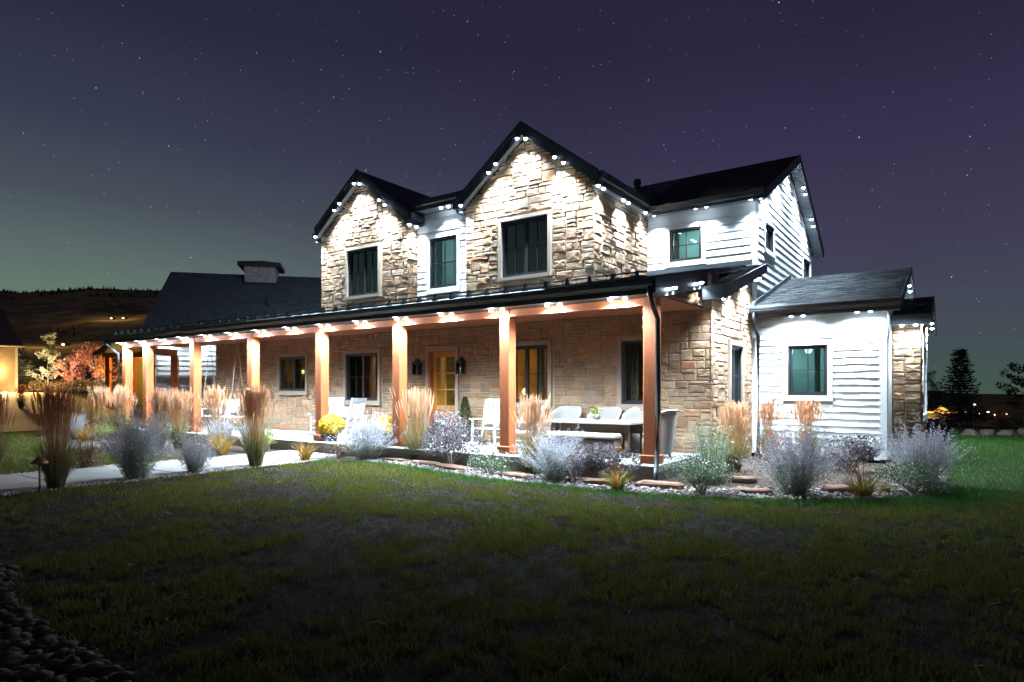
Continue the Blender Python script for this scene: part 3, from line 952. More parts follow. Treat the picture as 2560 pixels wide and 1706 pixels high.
MB().prism([(-19.65, y, z) for y, z in gp], (20.06, 0, 0)).build('gutter', 'dark_metal', porch_roof)
# rake of the porch end (east side) and its stone infill
rk = [(-0.45, proof(-0.45) + 0.02), (3.0, proof(3.0) + 0.02), (3.0, proof(3.0) - 0.21), (-0.45, proof(-0.45) - 0.23)]
MB().prism([(0.412, y, z) for y, z in rk], (0.03, 0, 0)).build('rake_board', 'fascia', porch_roof)
MB().prism([(0.42, y, z - 0.025) for y, z in ((-0.45, proof(-0.45) - 0.20), (3.0, proof(3.0) - 0.18), (3.0, proof(3.0) - 0.30), (-0.45, proof(-0.45) - 0.30))], (0.018, 0, 0)).build('rake_trim', 'fascia', porch_roof)
PE = Wall((0.345, 0, 0), (0, 1, 0), (1, 0, 0))
infill = MB()
wprism(infill, PE, [(0.0, 3.22), (2.26, 3.22), (2.26, proof(2.26) - 0.11), (0.0, proof(0) - 0.11)], -0.08, 0)
infill = infill.build('gable_infill', 'mortar', house)
ashlar(PE, infill, 0.02, 2.25, 3.23, 3.80, (), lambda u, v: v < proof(u) - 0.12, seed=9, rough=1.0)
# snow guard: two pipes on brackets along the eave
rl = lambda y, dz: proof(y) + dz
for dy, dz in ((-0.26, 0.055), (-0.24, 0.135)):
    MB().tube([(-19.4, dy, rl(dy, dz)), (0.2, dy, rl(dy, dz))], 0.014, 8).build('snow_rail', 'rail_metal', porch_roof)
bmesh_ = MB()
bmesh_.prism([(-0.02, -0.07, 0.0), (-0.02, 0.10, 0.034), (-0.02, 0.06, 0.165), (-0.02, 0.02, 0.165), (-0.02, -0.02, 0.06)], (0.04, 0, 0))
bmesh_ = bmesh_.mesh('rail_bracket', 'rail_metal')
bx = -19.3
while bx < 0.3:
    link('rail_bracket', bmesh_, porch_roof, (bx, -0.27, rl(-0.27, 0.002)))
    bx += 0.46
# right part of the roof, against the upper siding: flashing
MB().box(-2.1, 0.55, 5.17, 5.215, 4.56, 4.68).build('flashing', 'fascia', porch_roof)

# ---- shingle courses as real tabs (near roofs)
def tabs(name, o, along, up, L, S, parent, course=0.14, seed=1, keep=None):
    r = np.random.default_rng(seed)
    along, up = Vector(along).normalized(), Vector(up).normalized()
    nrm = along.cross(up).normalized()
    if nrm.z < 0:
        nrm = -nrm
    o = Vector(o)
    mb = MB()
    rows = int(S / course) + 1
    for j in range(rows):
        s0 = j * course
        s1 = min(s0 + course * 1.12, S)
        a = -r.uniform(0, 0.25)
        while a < L:
            b = a + r.uniform(0.18, 0.34)
            aa, bb = max(a, 0), min(b - 0.004, L)
            if bb - aa > 0.02 and (keep is None or keep((aa + bb) / 2, s0)):
                t = 0.014 + r.uniform(0, 0.008)
                dd = r.uniform(-0.006, 0.006)
                P_ = [o + along * aa + up * (s0 + dd), o + along * bb + up * (s0 + dd), o + along * bb + up * (s0 + dd) + nrm * t, o + along * aa + up * (s0 + dd) + nrm * t,
                      o + along * aa + up * s1 + nrm * 0.003, o + along * bb + up * s1 + nrm * 0.003]
                mb.add(P_, [(0, 1, 2, 3), (3, 2, 5, 4), (0, 3, 4), (1, 5, 2)])
            a = b
    return tag(mb.build(name, 'roof_shingle', parent), kind='stuff')
tabs('shingles', (-2.0, 0.02, proof(0.02) + 0.003), (1, 0, 0), (0, 1, 0.2), 2.43, 5.3, porch_roof, seed=2, keep=lambda a, s: s > 2.3 or a > 1.2 or s < 2.3)

# ---- lower roof over the east wall, steeper than the porch roof
def eroof(y):
    return 3.60 + 0.289 * (y - 2.0)
er = slab([(0.40, 1.93, eroof(1.93)), (0.86, 1.93, eroof(1.93)), (0.86, 5.2, eroof(5.2)), (0.40, 5.2, eroof(5.2))], 0.10).build('side_roof', 'roof_dark', house)
tabs('shingles', (0.44, 1.93, eroof(1.93) + 0.003), (1, 0, 0), (0, 1, 0.289), 0.42, 3.4, er, seed=4)
MB().prism([(0.862, 1.90, eroof(1.90) + 0.02), (0.862, 5.2, eroof(5.2) + 0.02), (0.862, 5.2, eroof(5.2) - 0.18), (0.862, 1.90, eroof(1.90) - 0.25)], (0.032, 0, 0)).build('rake_board', 'fascia', er)
MB().box(0.46, 0.892, 1.865, 1.90, 3.34, 3.60).build('fascia', 'fascia', er)
MB().prism([(0.50, 1.93, eroof(1.93) - 0.22), (0.50, 5.2, eroof(5.2) - 0.16), (0.86, 5.2, eroof(5.2) - 0.16), (0.86, 1.93, eroof(1.93) - 0.22)], (0, 0, 0.014)).build('soffit', 'soffit', er)

# ---- east wall of the lower storey
SW = (3.44, 4.34, 1.24, 2.56)
ew = panel('east_wall', RW, 2.255, 5.25, -0.1, 3.50, [SW], 'mortar', house, extra=[[(2.255, 3.50), (5.25, 3.50), (5.25, 4.40), (2.255, 3.56)]])
ashlar(RW, ew, 2.20, 5.24, 0.02, 4.3, [grow(SW, .1, .13)], lambda u, v: v < eroof(u) - 0.02, seed=5, rough=0.7)
window(RW, *SW, house, 2, 2, 2, room='room_teal', deep=0.5, warm=(3.9, 2.4, -0.3, 5.0))

# ---- stone gables of the upper storey
GW = {0: (-10.205, -8.90, 4.325, 5.68), 1: (-4.60, -3.27, 4.32, 5.685)}
for gi, c in enumerate((-9.605, -3.915)):
    hw = GW[gi]
    g = panel('stone_gable', FR, c - 1.805, c + 1.805, 3.951, 6.18, [hw], 'mortar', house, extra=[[(c - 1.805, 6.18), (c + 1.805, 6.18), (c, 7.60)]])
    ashlar(FR, g, c - 1.84, c + 1.84, 3.96, 7.60, [grow(hw, .085, .09)], lambda u, v, c=c: v < 7.66 - 0.765 * abs(u - c), seed=20 + gi, rough=0.68, gu=0.092, gv=0.088)
    window(FR, *hw, house, 2, 2, 2, trim=0.085, sill=0.08, curtain=[(hw[0] + 0.05, hw[0] + 0.5)] if gi == 0 else None, tn=0.085)
    zt = lambda x: 7.915 - 0.755 * abs(x - c)
    for sgn in (-1, 1):
        xe = c + sgn * (2.03 if sgn > 0 else (1.88 if gi == 0 else 2.0))
        rf = slab([(c, 2.06, zt(c)), (c, 8.6, zt(c)), (xe, 8.6, zt(xe)), (xe, 2.06, zt(xe))], 0.20).build('gable_roof', 'roof_dark', house)
        MB().prism([(c, 2.028, zt(c) + 0.02), (xe, 2.028, zt(xe) + 0.02), (xe, 2.028, zt(xe) - 0.285), (c, 2.028, zt(c) - 0.295)], (0, 0.03, 0)).build('rake_board', 'fascia', rf)
        MB().prism([(c, 2.003, zt(c) + 0.03), (xe, 2.003, zt(xe) + 0.03), (xe, 2.003, zt(xe) - 0.07), (c, 2.003, zt(c) - 0.075)], (0, 0.022, 0)).build('rake_trim', 'fascia', rf)
        sf = slab([(c, 2.062, zt(c) - 0.27), (c, 2.20, zt(c) - 0.27), (xe, 2.20, zt(xe) - 0.27), (xe, 2.062, zt(xe) - 0.27)], 0.014)
        sf.build('soffit', 'soffit', rf)
        y1 = 2.55 if gi == 0 else 4.75
        if sgn == -1 and gi == 1:
            y1 = 2.3
        MB().box(min(xe, xe - sgn * 0.02), max(xe, xe - sgn * 0.02), 2.06, y1, 6.08, 6.375).build('fascia', 'fascia', rf)
        xa, xb = sorted((xe, xe + sgn * 0.10))
        MB().prism([(xa, 2.03, 6.20), (xb, 2.03, 6.20), (xb + (0.015 if sgn > 0 else 0), 2.03, 6.36), (xa - (0.015 if sgn < 0 else 0), 2.03, 6.36)], (0, y1 - 2.03, 0)).build('gutter', 'dark_metal', rf)
        xa, xb = sorted((c + sgn * 1.84, xe - sgn * 0.02))
        MB().box(xa, xb, 2.07, y1 + 0.3, 6.085, 6.10).build('soffit', 'soffit', rf)
# sides of the gables
g = panel('gable_side', MSD, 2.40, 5.25, 3.951, 6.10, [], 'mortar', house)
ashlar(MSD, g, 2.22, 5.24, 3.96, 6.08, [], None, seed=31, rough=0.95, gu=0.10, gv=0.092)
g = panel('gable_side', LSD, 2.40, 2.62, 3.951, 6.10, [], 'mortar', house)
ashlar(LSD, g, 2.22, 2.61, 3.96, 6.08, [], None, seed=32, rough=0.95)

# ---- siding between the gables
MW = (-7.31, -6.35, 4.35, 5.72)
g = panel('siding_wall', MIDS, -7.79, -5.73, 3.951, 6.43, [MW], 'white_siding', house)
lap(MIDS, g, -7.78, -5.74, 4.02, 6.40, [grow(MW, .105, .14)], 0.172)
window(MIDS, *MW, house, 1, 2, 2, trim=0.105, tmat='white_paint', room='room_teal', sill=0.14, tn=0.04, deep=1.3, warm=(-6.6, 5.6, -1.0, 15.0), curtain=[(-7.3, -7.05), (-6.55, -6.36)])
sr = slab([(-7.75, 2.24, 6.65), (-5.75, 2.24, 6.65), (-5.75, 8.7, 8.08), (-7.75, 8.7, 8.08)], 0.14).build('shed_roof', 'roof_dark', house)
MB().box(-7.6, -5.6, 2.205, 2.236, 6.415, 6.66).build('fascia', 'fascia', sr)
MB().prism([(-7.45, 2.20, 6.50), (-7.45, 2.12, 6.53), (-7.45, 2.09, 6.655), (-7.45, 2.20, 6.655)], (1.75, 0, 0)).build('gutter', 'dark_metal', sr)
MB().box(-7.5, -5.6, 2.24, 2.60, 6.425, 6.44).build('soffit', 'soffit', sr)

# ---- upper siding on the right
RWN = (-1.49, -0.665, 4.84, 5.67)
g = panel('siding_wall', RS, -2.10, 0.62, 4.2, 6.20, [RWN], 'white_siding', house)
lap(RS, g, -2.10, 0.52, 4.70, 6.14, [grow(RWN, .10, .13)], 0.185)
window(RS, *RWN, house, 1, 2, 2, trim=0.10, tmat='white_paint', room='room_teal', sill=0.13, tn=0.04, deep=1.4, warm=(-1.0, 5.55, -1.1, 18.0), curtain=[(-1.48, -1.33)])
cb = MB()
wbox(cb, RS, 0.52, 0.63, 4.5, 6.14, 0.0, 0.036)
cb.build('corner_board', 'white_paint', house)
RG = Wall((0.62, 0, 0), (0, 1, 0), (1, 0, 0))
def mroof(y):
    return 6.20 + 0.5 * (y - 4.85) if y < 8.75 else 8.15 - 0.5 * (y - 8.75)
SG1, SG2 = (6.10, 7.0, 5.10, 5.76), (10.9, 12.05, 4.9, 5.72)
gw = panel('siding_gable', RG, 5.25, 12.25, 3.3, 6.18, [SG1, SG2], 'white_siding', house, 0.12, extra=[[(5.25, 6.18), (12.25, 6.18), (12.25, 6.19), (8.75, 7.93), (5.25, 6.19)]])
wing_z = lambda y: 3.47 + 0.31 * (y - 4.85)
def gl(v):
    return 5.36 if v < 6.24 else 4.85 + (v - 5.98) / 0.5
def gh(v):
    if v < 4.78:
        return min(9.0, 4.85 + (v - 3.47) / 0.31 + 0.5)
    return 12.14 if v < 6.24 else 12.65 - (v - 5.98) / 0.5
lap(RG, gw, 5.36, 12.14, 4.0, 7.9, [grow(SG1, .09, .11), grow(SG2, .09, .11)], 0.192, gl, gh)
window(RG, *SG1, house, 1, 1, 1, trim=0.09, tmat='white_paint', sill=0.11, tn=0.04, deep=0.9)
window(RG, *SG2, house, 1, 1, 1, trim=0.09, tmat='white_paint', sill=0.11, tn=0.04, deep=0.9)
cb = MB()
wbox(cb, RG, 5.24, 5.36, 4.3, 6.2, 0.0, 0.036)
wbox(cb, RG, 12.14, 12.26, 4.3, 6.2, 0.0, 0.036)
cb.build('corner_board', 'white_paint', house)
mr_ = slab([(-11.3, 4.85, 6.20), (0.93, 4.85, 6.20), (0.93, 8.75, 8.15), (-11.3, 8.75, 8.15)], 0.18)
m2 = slab([(0.93, 12.65, 6.20), (-11.3, 12.65, 6.20), (-11.3, 8.75, 8.15), (0.93, 8.75, 8.15)], 0.18)
mr_.add(m2.v, m2.f)
main_roof = mr_.build('main_roof', 'roof_dark', house)
tabs('shingles', (-2.3, 4.85, 6.205), (1, 0, 0), (0, 1, 0.5), 3.2, 4.3, main_roof, seed=6)
MB().box(-1.9, 0.93, 4.815, 4.848, 6.0, 6.19).build('fascia', 'fascia', main_roof)
MB().prism([(-1.8, 4.81, 6.06), (-1.8, 4.74, 6.08), (-1.8, 4.70, 6.20), (-1.8, 4.81, 6.20)], (2.74, 0, 0)).build('gutter', 'dark_metal', main_roof)
MB().box(-1.9, 0.9, 4.85, 5.22, 6.06, 6.075).build('soffit', 'soffit', main_roof)
for (a, b) in ((4.80, 8.75), (8.75, 12.70)):
    MB().prism([(0.932, a, mroof(a) + 0.02), (0.932, b, mroof(b) + 0.02), (0.932, b, mroof(b) - 0.22), (0.932, a, mroof(a) - 0.22)], (0.03, 0, 0)).build('rake_board', 'fascia', main_roof)
    n = 26
    for i2 in range(n):
        ya, yb = a + (b - a) * i2 / n + 0.004, a + (b - a) * (i2 + 1) / n - 0.004
        MB().prism([(0.66, ya, mroof(ya) - 0.188), (0.93, ya, mroof(ya) - 0.188), (0.93, yb, mroof(yb) - 0.188), (0.66, yb, mroof(yb) - 0.188)], (0, 0, -0.012)).build('soffit_board', 'soffit', main_roof)
vp = MB().lathe([(0.09, 0), (0.09, 0.42), (0.12, 0.42), (0.12, 0.55), (0.03, 0.60)], 14)
MB().add([Vector(v) + Vector((-3.59, 8.0, 7.55)) for v in vp.v], vp.f).build('roof_vent', 'dark_metal', main_roof)
cu = MB().bbox(1.05, 1.75, 12.9, 13.7, 4.6, 5.15, 0.05)
cu.build('rear_dormer', 'white_siding', house)

# ---- east wing with staggered shingles
WW = (1.34, 2.165, 1.46, 2.60)
wing = panel('wing_wall', RS, 0.53, 3.31, 0.10, 3.28, [WW], 'white_siding', house)
MB().box(0.6, 3.25, 5.29, 5.6, -0.1, 0.10).build('foundation', 'pot_dark', wing)
shv = MB().add([(-.5, -0.024, 0), (.5, -0.024, 0), (.5, 0, 0), (-.5, 0, 0), (-.5, -0.005, 1), (.5, -0.005, 1), (.5, 0, 1), (-.5, 0, 1)], [(0, 3, 2, 1), (4, 5, 6, 7), (0, 1, 5, 4), (1, 2, 6, 5), (2, 3, 7, 6), (3, 0, 4, 7)]).mesh('shingle', 'white_shingle')
row = 0
v = 0.20
rs_ = random.Random(5)
while v < 3.22:
    u = 0.68
    j = row % 2
    while u < 3.175:
        b = min(u + rs_.choice((0.2, 0.26, 0.3, 0.34)), 3.18)
        if 3.18 - b < 0.1:
            b = 3.18
        drop = rs_.choice((0.0, 0.0, 0.014, 0.018))
        lo_, hi_ = v - drop, min(v + 0.158, 3.26)
        blocked = b > WW[0] - 0.10 and u < WW[1] + 0.10 and hi_ > WW[2] - 0.10 and lo_ < WW[3] + 0.09
        if blocked:
            segs = []
            if u < WW[0] - 0.14:
                segs.append((u, WW[0] - 0.105))
            if b > WW[1] + 0.14:
                segs.append((WW[1] + 0.105, b))
        else:
            segs = [(u, b)]
        for a_, b_ in segs:
            o = link('shingle', shv, wing, RS.pt((a_ + b_) / 2, lo_, 0.0))
            o.scale = (b_ - a_ - 0.005, 1.0 + rs_.uniform(0, 0.25), hi_ - lo_)
        u = b
    v += 0.151
    row += 1
window(RS, *WW, house, 1, 2, 2, trim=0.10, tmat='white_paint', room='room_teal', sill=0.12, tn=0.045, deep=1.4, warm=(1.6, 2.55, -1.0, 17.0), curtain=[(1.86, 1.98), (2.05, 2.16)])
cb = MB()
wbox(cb, RS, 3.18, 3.312, 0.10, 3.27, 0.0, 0.036)
wbox(cb, RS, 0.53, 0.68, 0.10, 3.27, 0.0, 0.03)
wbox(cb, RS, 0.68, 3.18, 0.08, 0.20, 0.0, 0.034)
cb.build('corner_board', 'white_paint', wing)
WE = Wall((3.31, 0, 0), (0, 1, 0), (1, 0, 0))
wz = lambda y: 3.47 + 0.31 * (y - 4.85) if y < 9.0 else 4.7565 - 0.31 * (y - 9.0)
we = panel('wing_gable', WE, 5.25, 12.75, 0.1, 3.46, [], 'white_siding', house, 0.12, extra=[[(5.25, 3.46), (12.75, 3.46), (9.0, 4.62)]])
lap(WE, we, 5.26, 12.75, 3.3, 4.55, [], 0.17, lambda v: 5.26 if v < 3.46 else 5.25 + (v - 3.46) / 0.31, lambda v: 12.75 if v < 3.46 else 12.75 - (v - 3.46) / 0.31)
wr = slab([(0.53, 4.85, wz(4.85)), (3.56, 4.85, wz(4.85)), (3.56, 9.0, wz(9)), (0.53, 9.0, wz(9))], 0.12)
w2 = slab([(3.56, 13.15, wz(13.15)), (0.53, 13.15, wz(13.15)), (0.53, 9.0, wz(9)), (3.56, 9.0, wz(9))], 0.12)
wr.add(w2.v, w2.f)
wing_roof = wr.build('wing_roof', 'roof_dark', house)
tabs('shingles', (0.63, 4.84, wz(4.84) + 0.003), (1, 0, 0), (0, 1, 0.31), 2.93, 4.34, wing_roof, seed=8)
MB().box(0.63, 3.56, 4.822, 4.85, 3.24, 3.46).build('fascia', 'fascia', wing_roof)
gp2 = [(y + 5.27, z + 0.06) for y, z in gp]
MB().prism([(0.60, y, z) for y, z in gp2], (2.98, 0, 0)).build('gutter', 'dark_metal', wing_roof)
MB().box(0.63, 3.55, 4.855, 5.22, 3.268, 3.282).build('soffit', 'soffit', wing_roof)
for (a, b) in ((4.80, 9.0), (9.0, 13.2)):
    MB().prism([(3.562, a, wz(a) + 0.02), (3.562, b, wz(b) + 0.02), (3.562, b, wz(b) - 0.17), (3.562, a, wz(a) - 0.19)], (0.028, 0, 0)).build('rake_board', 'fascia', wing_roof)
MB().prism([(0.625, 4.9, wz(4.9) + 0.015), (0.625, 9.0, wz(9) + 0.015), (0.625, 9.0, wz(9) + 0.13), (0.625, 4.9, wz(4.9) + 0.13)], (0.045, 0, 0)).build('flashing', 'fascia', wing_roof)

# ---- stone bay on the end of the wing
BF = Wall((0, 6.5, 0), (1, 0, 0), (0, -1, 0))
BS = Wall((3.84, 0, 0), (0, 1, 0), (1, 0, 0))
BW = (7.2, 9.3, 1.0, 2.62)
bf = panel('bay_wall', BF, 3.32, 3.84, -0.1, 3.10, [], 'mortar', house)
ashlar(BF, bf, 3.325, 3.88, 0.02, 3.05, [], None, seed=41, rough=1.2, gu=0.085, gv=0.088)
bs = panel('bay_wall', BS, 6.62, 9.97, -0.1, 3.25, [BW], 'mortar', house, extra=[[(6.5, 3.25), (9.97, 3.25), (8.23, 3.75)]])
ashlar(BS, bs, 6.47, 9.97, 0.02, 3.22, [grow(BW, .1, .13)], None, seed=42, rough=1.2, gu=0.12, gv=0.1)
window(BS, *BW, house, 2, 1, 1, room='room_teal', tmat='white_paint', deep=0.4)
bz = lambda y: 3.25 + 0.3 * (y - 6.15) if y < 8.23 else 3.874 - 0.3 * (y - 8.23)
br_ = slab([(3.32, 6.15, bz(6.15)), (4.06, 6.15, bz(6.15)), (4.06, 8.23, bz(8.23)), (3.32, 8.23, bz(8.23))], 0.1)
b2 = slab([(4.06, 10.3, bz(10.3)), (3.32, 10.3, bz(10.3)), (3.32, 8.23, bz(8.23)), (4.06, 8.23, bz(8.23))], 0.1)
br_.add(b2.v, b2.f)
bay_roof = br_.build('bay_roof', 'roof_dark', house)
tabs('shingles', (3.33, 6.14, bz(6.14) + 0.003), (1, 0, 0), (0, 1, 0.3), 0.73, 2.15, bay_roof, seed=9, course=0.12)
MB().box(3.33, 4.06, 6.118, 6.148, 3.04, 3.25).build('fascia', 'fascia', bay_roof)
MB().box(3.33, 4.05, 6.15, 6.48, 3.045, 3.06).build('soffit', 'soffit', bay_roof)
for (a, b) in ((6.11, 8.23), (8.23, 10.34)):
    MB().prism([(4.062, a, bz(a) + 0.02), (4.062, b, bz(b) + 0.02), (4.062, b, bz(b) - 0.17), (4.062, a, bz(a) - 0.19)], (0.028, 0, 0)).build('rake_board', 'fascia', bay_roof)

# ---- rear and west shells so that no daylight or lamp leaks through
MB().box(-17.29, -17.15, 2.40, 8.0, -0.1, 3.7).build('west_wall', 'white_siding', house)
MB().box(-17.15, 0.5, 12.1, 12.25, -0.1, 6.1).build('rear_wall', 'white_siding', house)

lay_stones(house, 300)

# ---- downspouts
MB().tube([(0.36, -0.50, 3.30), (0.36, -0.50, 3.17), (0.35, -0.34, 2.98), (0.33, -0.09, 2.80), (0.33, -0.085, 1.2), (0.33, -0.085, 0.62), (0.335, -0.13, 0.50), (0.36, -0.20, 0.38), (0.40, -0.34, 0.20), (0.46, -0.52, 0.07)], 0.043, 10).build('downspout', 'dark_metal', house, True)
MB().tube([(0.70, 4.76, 3.36), (0.70, 4.78, 3.18), (0.70, 4.98, 3.0), (0.70, 5.16, 2.84), (0.70, 5.17, 0.3), (0.72, 5.05, 0.1)], 0.043, 10).build('downspout', 'dark_metal', house, True)
MB().tube([(-19.42, -0.48, 3.30), (-19.42, -0.46, 3.15), (-19.4, -0.09, 2.85), (-19.4, -0.085, 0.4), (-19.42, -0.3, 0.1)], 0.043, 10).build('downspout', 'dark_metal', house, True)

# ---- eave lights
for i2 in range(15):
    xc = -0.41 - 1.3275 * i2
    led(xc - 0.14, -0.105, 3.198, 1.12, None, 156, blend=0.72)
    lo_ = led(xc + 0.14, -0.105, 3.198, 1.12, None, 156, blend=0.72)
    point(lo_, (-0.14, -0.20, -0.03), 24.0, LED_COL, 0.05)  # extra point per pair, added forward of the lenses to brighten the beam
for y in (0.06, 0.36, 1.48, 1.78):
    led(0.47, y, proof(y) - 0.20, 0.2)
for y in (1.98, 2.25, 3.2, 3.46, 4.40, 4.66):
    led(0.84, y, eroof(y) - 0.235, 1.3, None, 125)
for gi, c in enumerate((-9.605, -3.915)):
    for dx in (-1.80, -0.93, -0.71, -0.08, 0.16, 0.95, 1.18):
        led(c + dx, 1.985, 7.915 - 0.755 * abs(dx) - 0.315, 2.1, None, 98)
led(-7.62, 2.12, 6.075, 1.0)
led(-7.62, 2.40, 6.075, 0.7)
led(-6.68, 2.34, 6.418, 0.5, None, 100)
led(-6.43, 2.34, 6.418, 0.5, None, 100)
for y in (2.5, 3.9, 5.3, 6.7):
    led(-11.52, y, 6.10, 0.75, None, 150, (-0.9, 0.35, -0.42))  # unseen lights, added and tilted to brighten the garage roof and chimney
for y in (2.12, 2.38, 3.42, 3.70, 4.72):
    led(-1.93, y, 6.078, 1.7, None, 100)
for x in (-1.80, -0.73, -0.46, 0.58, 0.80):
    led(x, 4.96, 6.055, 0.8, None, 106)
for y in (5.95, 6.2, 7.25, 7.5, 8.62, 9.62, 9.88, 10.90, 11.2):
    led(0.88, y, mroof(y) - 0.225, 1.3)
for x in (1.47, 1.72, 2.78, 3.03):
    led(x, 4.93, 3.262, 0.58, None, 160, blend=0.6)
for y in (5.15, 9.6, 9.95):
    led(3.50, y, wz(y) - 0.19, 1.3, None, 165, blend=0.6)
for y in (6.45, 9.5, 9.85):
    led(4.0, y, bz(y) - 0.16, 1.5, None, 166, blend=0.6)
for x in (3.52, 3.78):
    led(x, 6.28, 3.04, 0.4, None, 150)

# ------------------------------------------------------------------ wall lanterns by the door
def lantern(x, label):
    t = thing('wall_lantern', label, 'lantern', (x, 2.21, 2.0), 0, 'lanterns beside the front door')
    m = MB()
    m.box(-0.06, 0.06, -0.015, 0.0, 0.10, 0.34)
    m.tube([(0, -0.01, 0.36), (0, -0.07, 0.42), (0, -0.13, 0.40)], 0.010, 6)
    m.build('bracket', 'dark_metal', t)
    f = MB()
    for sx in (-1, 1):
        for sy in (-1, 1):
            f.box(sx * 0.085 - 0.008, sx * 0.085 + 0.008, -0.13 + sy * 0.085 - 0.008, -0.13 + sy * 0.085 + 0.008, 0.0, 0.28)
    f.box(-0.095, 0.095, -0.225, -0.035, -0.012, 0.002)
    f.build('frame', 'dark_metal', t)
    r = MB()
    r.add([(-0.12, -0.25, 0.28), (0.12, -0.25, 0.28), (0.12, -0.01, 0.28), (-0.12, -0.01, 0.28), (-0.045, -0.175, 0.37), (0.045, -0.175, 0.37), (0.045, -0.085, 0.37), (-0.045, -0.085, 0.37), (-0.045, -0.175, 0.415), (0.045, -0.175, 0.415), (0.045, -0.085, 0.415), (-0.045, -0.085, 0.415)],
          [(3, 2, 1, 0), (0, 1, 5, 4), (1, 2, 6, 5), (2, 3, 7, 6), (3, 0, 4, 7), (4, 5, 9, 8), (5, 6, 10, 9), (6, 7, 11, 10), (7, 4, 8, 11), (8, 9, 10, 11)])
    r.build('cap', 'dark_metal', t)
    for a, b, c, d in ((-0.077, 0.077, -0.217, -0.213), (-0.077, 0.077, -0.047, -0.043)):
        MB().box(a, b, c, d, 0.004, 0.278).build('pane', 'lantern_glass', t)
    for sx in (-0.085, 0.085):
        MB().box(sx - 0.002, sx + 0.002, -0.207, -0.053, 0.004, 0.278).build('pane', 'lantern_glass', t)
    c = MB().tube([(0, -0.13, 0.0), (0, -0.13, 0.11)], 0.020, 8).build('candle', 'white_paint', t)
    MB().lathe([(0.004, 0.11), (0.014, 0.125), (0.010, 0.15), (0.002, 0.17)], 8, (0, -0.13, 0)).build('bulb', 'candle_glow', t)
lantern(-7.30, 'black wall lantern on the stone to the left of the front door')
lantern(-5.80, 'black wall lantern on the stone to the right of the front door')
tag(MB().bbox(-6.95, -6.2, 1.2, 1.75, 0.301, 0.318, 0.006).build('door_mat', 'door_mat'), 'rust brown doormat on the porch floor before the door', 'doormat')

# ------------------------------------------------------------------ porch furniture
def rocking_chair(label, loc, rotz):
    t = thing('rocking_chair', label, 'rocking chair', loc, rotz, 'white rocking chairs on the porch')
    M_ = 'chair_paint'
    w = 0.29
    for s in (-1, 1):
        pts = [(s * (w - 0.01), -0.50 + 0.1 * i, 0.02 + 0.0 + 0.9 * (abs(-0.50 + 0.1 * i + 0.02) ** 2.2) * 0.16) for i in range(12)]
        MB().tube(pts, 0.022, 6).build('rocker', M_, t)
        MB().bbox(s * w - 0.022, s * w + 0.022, -0.30, -0.255, 0.02, 0.63, 0.005).build('leg', M_, t)
        MB().prism([(s * w - 0.02, 0.14, 0.02), (s * w - 0.02, 0.19, 0.02), (s * w - 0.02, 0.47, 1.06), (s * w - 0.02, 0.43, 1.07)], (0.04, 0, 0)).build('back_post', M_, t)
        MB().prism([(s * w - 0.045, -0.36, 0.63), (s * w - 0.045, 0.32, 0.61), (s * w - 0.045, 0.32, 0.585), (s * w - 0.045, -0.36, 0.605)], (0.09, 0, 0)).build('armrest', M_, t)
        MB().tube([(s * w, -0.27, 0.2), (s * w, 0.20, 0.2)], 0.014, 6).build('stretcher', M_, t)
    for i in range(7):
        y = -0.30 + i * 0.075
        MB().box(-w + 0.02, w - 0.02, y, y + 0.062, 0.40 - 0.02 * math.sin(i * 0.5) - i * 0.004, 0.42 - 0.02 * math.sin(i * 0.5) - i * 0.004).build('seat_slat', M_, t)
    def bp(z):
        return 0.165 + (z - 0.02) * 0.272
    for z0, z1 in ((0.95, 1.07), (0.52, 0.58)):
        MB().prism([(-w + 0.02, bp(z0) - 0.012, z0), (-w + 0.02, bp(z0) + 0.014, z0), (-w + 0.02, bp(z1) + 0.014, z1), (-w + 0.02, bp(z1) - 0.012, z1)], (2 * w - 0.04, 0, 0)).build('back_rail', M_, t)
    for i in range(6):
        x = -0.225 + i * 0.09
        MB().prism([(x - 0.022, bp(0.58) - 0.006, 0.58), (x - 0.022, bp(0.58) + 0.008, 0.58), (x - 0.022, bp(0.95) + 0.008, 0.95), (x - 0.022, bp(0.95) - 0.006, 0.95)], (0.044, 0, 0)).build('back_slat', M_, t)
    return t
rocking_chair('white rocking chair left of the pair behind the first yellow flower pot', (-10.25, 1.45, 0.301), R(12))
rocking_chair('white rocking chair seen side on, right behind the yellow flower pot', (-9.02, 1.12, 0.301), R(-78))
rocking_chair('white slat-back rocking chair facing out, right of the front door', (-4.40, 1.42, 0.301), R(10))
rocking_chair('white rocking chair seen side on, below the gold-lit window', (-3.20, 1.05, 0.301), R(-74))

def pillow_mesh(sx, sy, sz):
    n = 9
    vs, fs = [], []
    for side in (1, -1):
        for i in range(n):
            for j in range(n):
                u, v_ = -1 + 2 * i / (n - 1), -1 + 2 * j / (n - 1)
                h = (1 - u ** 4) * (1 - v_ ** 4)
                pin = 1 - 0.08 * (1 - abs(u)) * abs(v_) ** 3
                vs.append((sx * u * (1 - 0.07 * (1 - v_ * v_) * 0), sy * side * h ** 0.6 * 0.5, sz * v_ * pin))
    for s in range(2):
        for i in range(n - 1):
            for j in range(n - 1):
                a = s * n * n + i * n + j
                f = (a, a + n, a + n + 1, a + 1)
                fs.append(f if s == 0 else f[::-1])
    return MB().add(vs, fs)
def pillow(label, loc, rot, mat='pillow', s=(0.22, 0.2, 0.22)):
    o = pillow_mesh(*s).build('pillow', mat, None, True)
    o.location = loc
    o.rotation_euler = rot
    tag(o, label, 'pillow', 'pillows on the porch seats')
pillow('pale pillow on the side-on rocker behind the flower pot', (-8.93, 1.1, 0.93), (R(-15), 0, R(-78)))
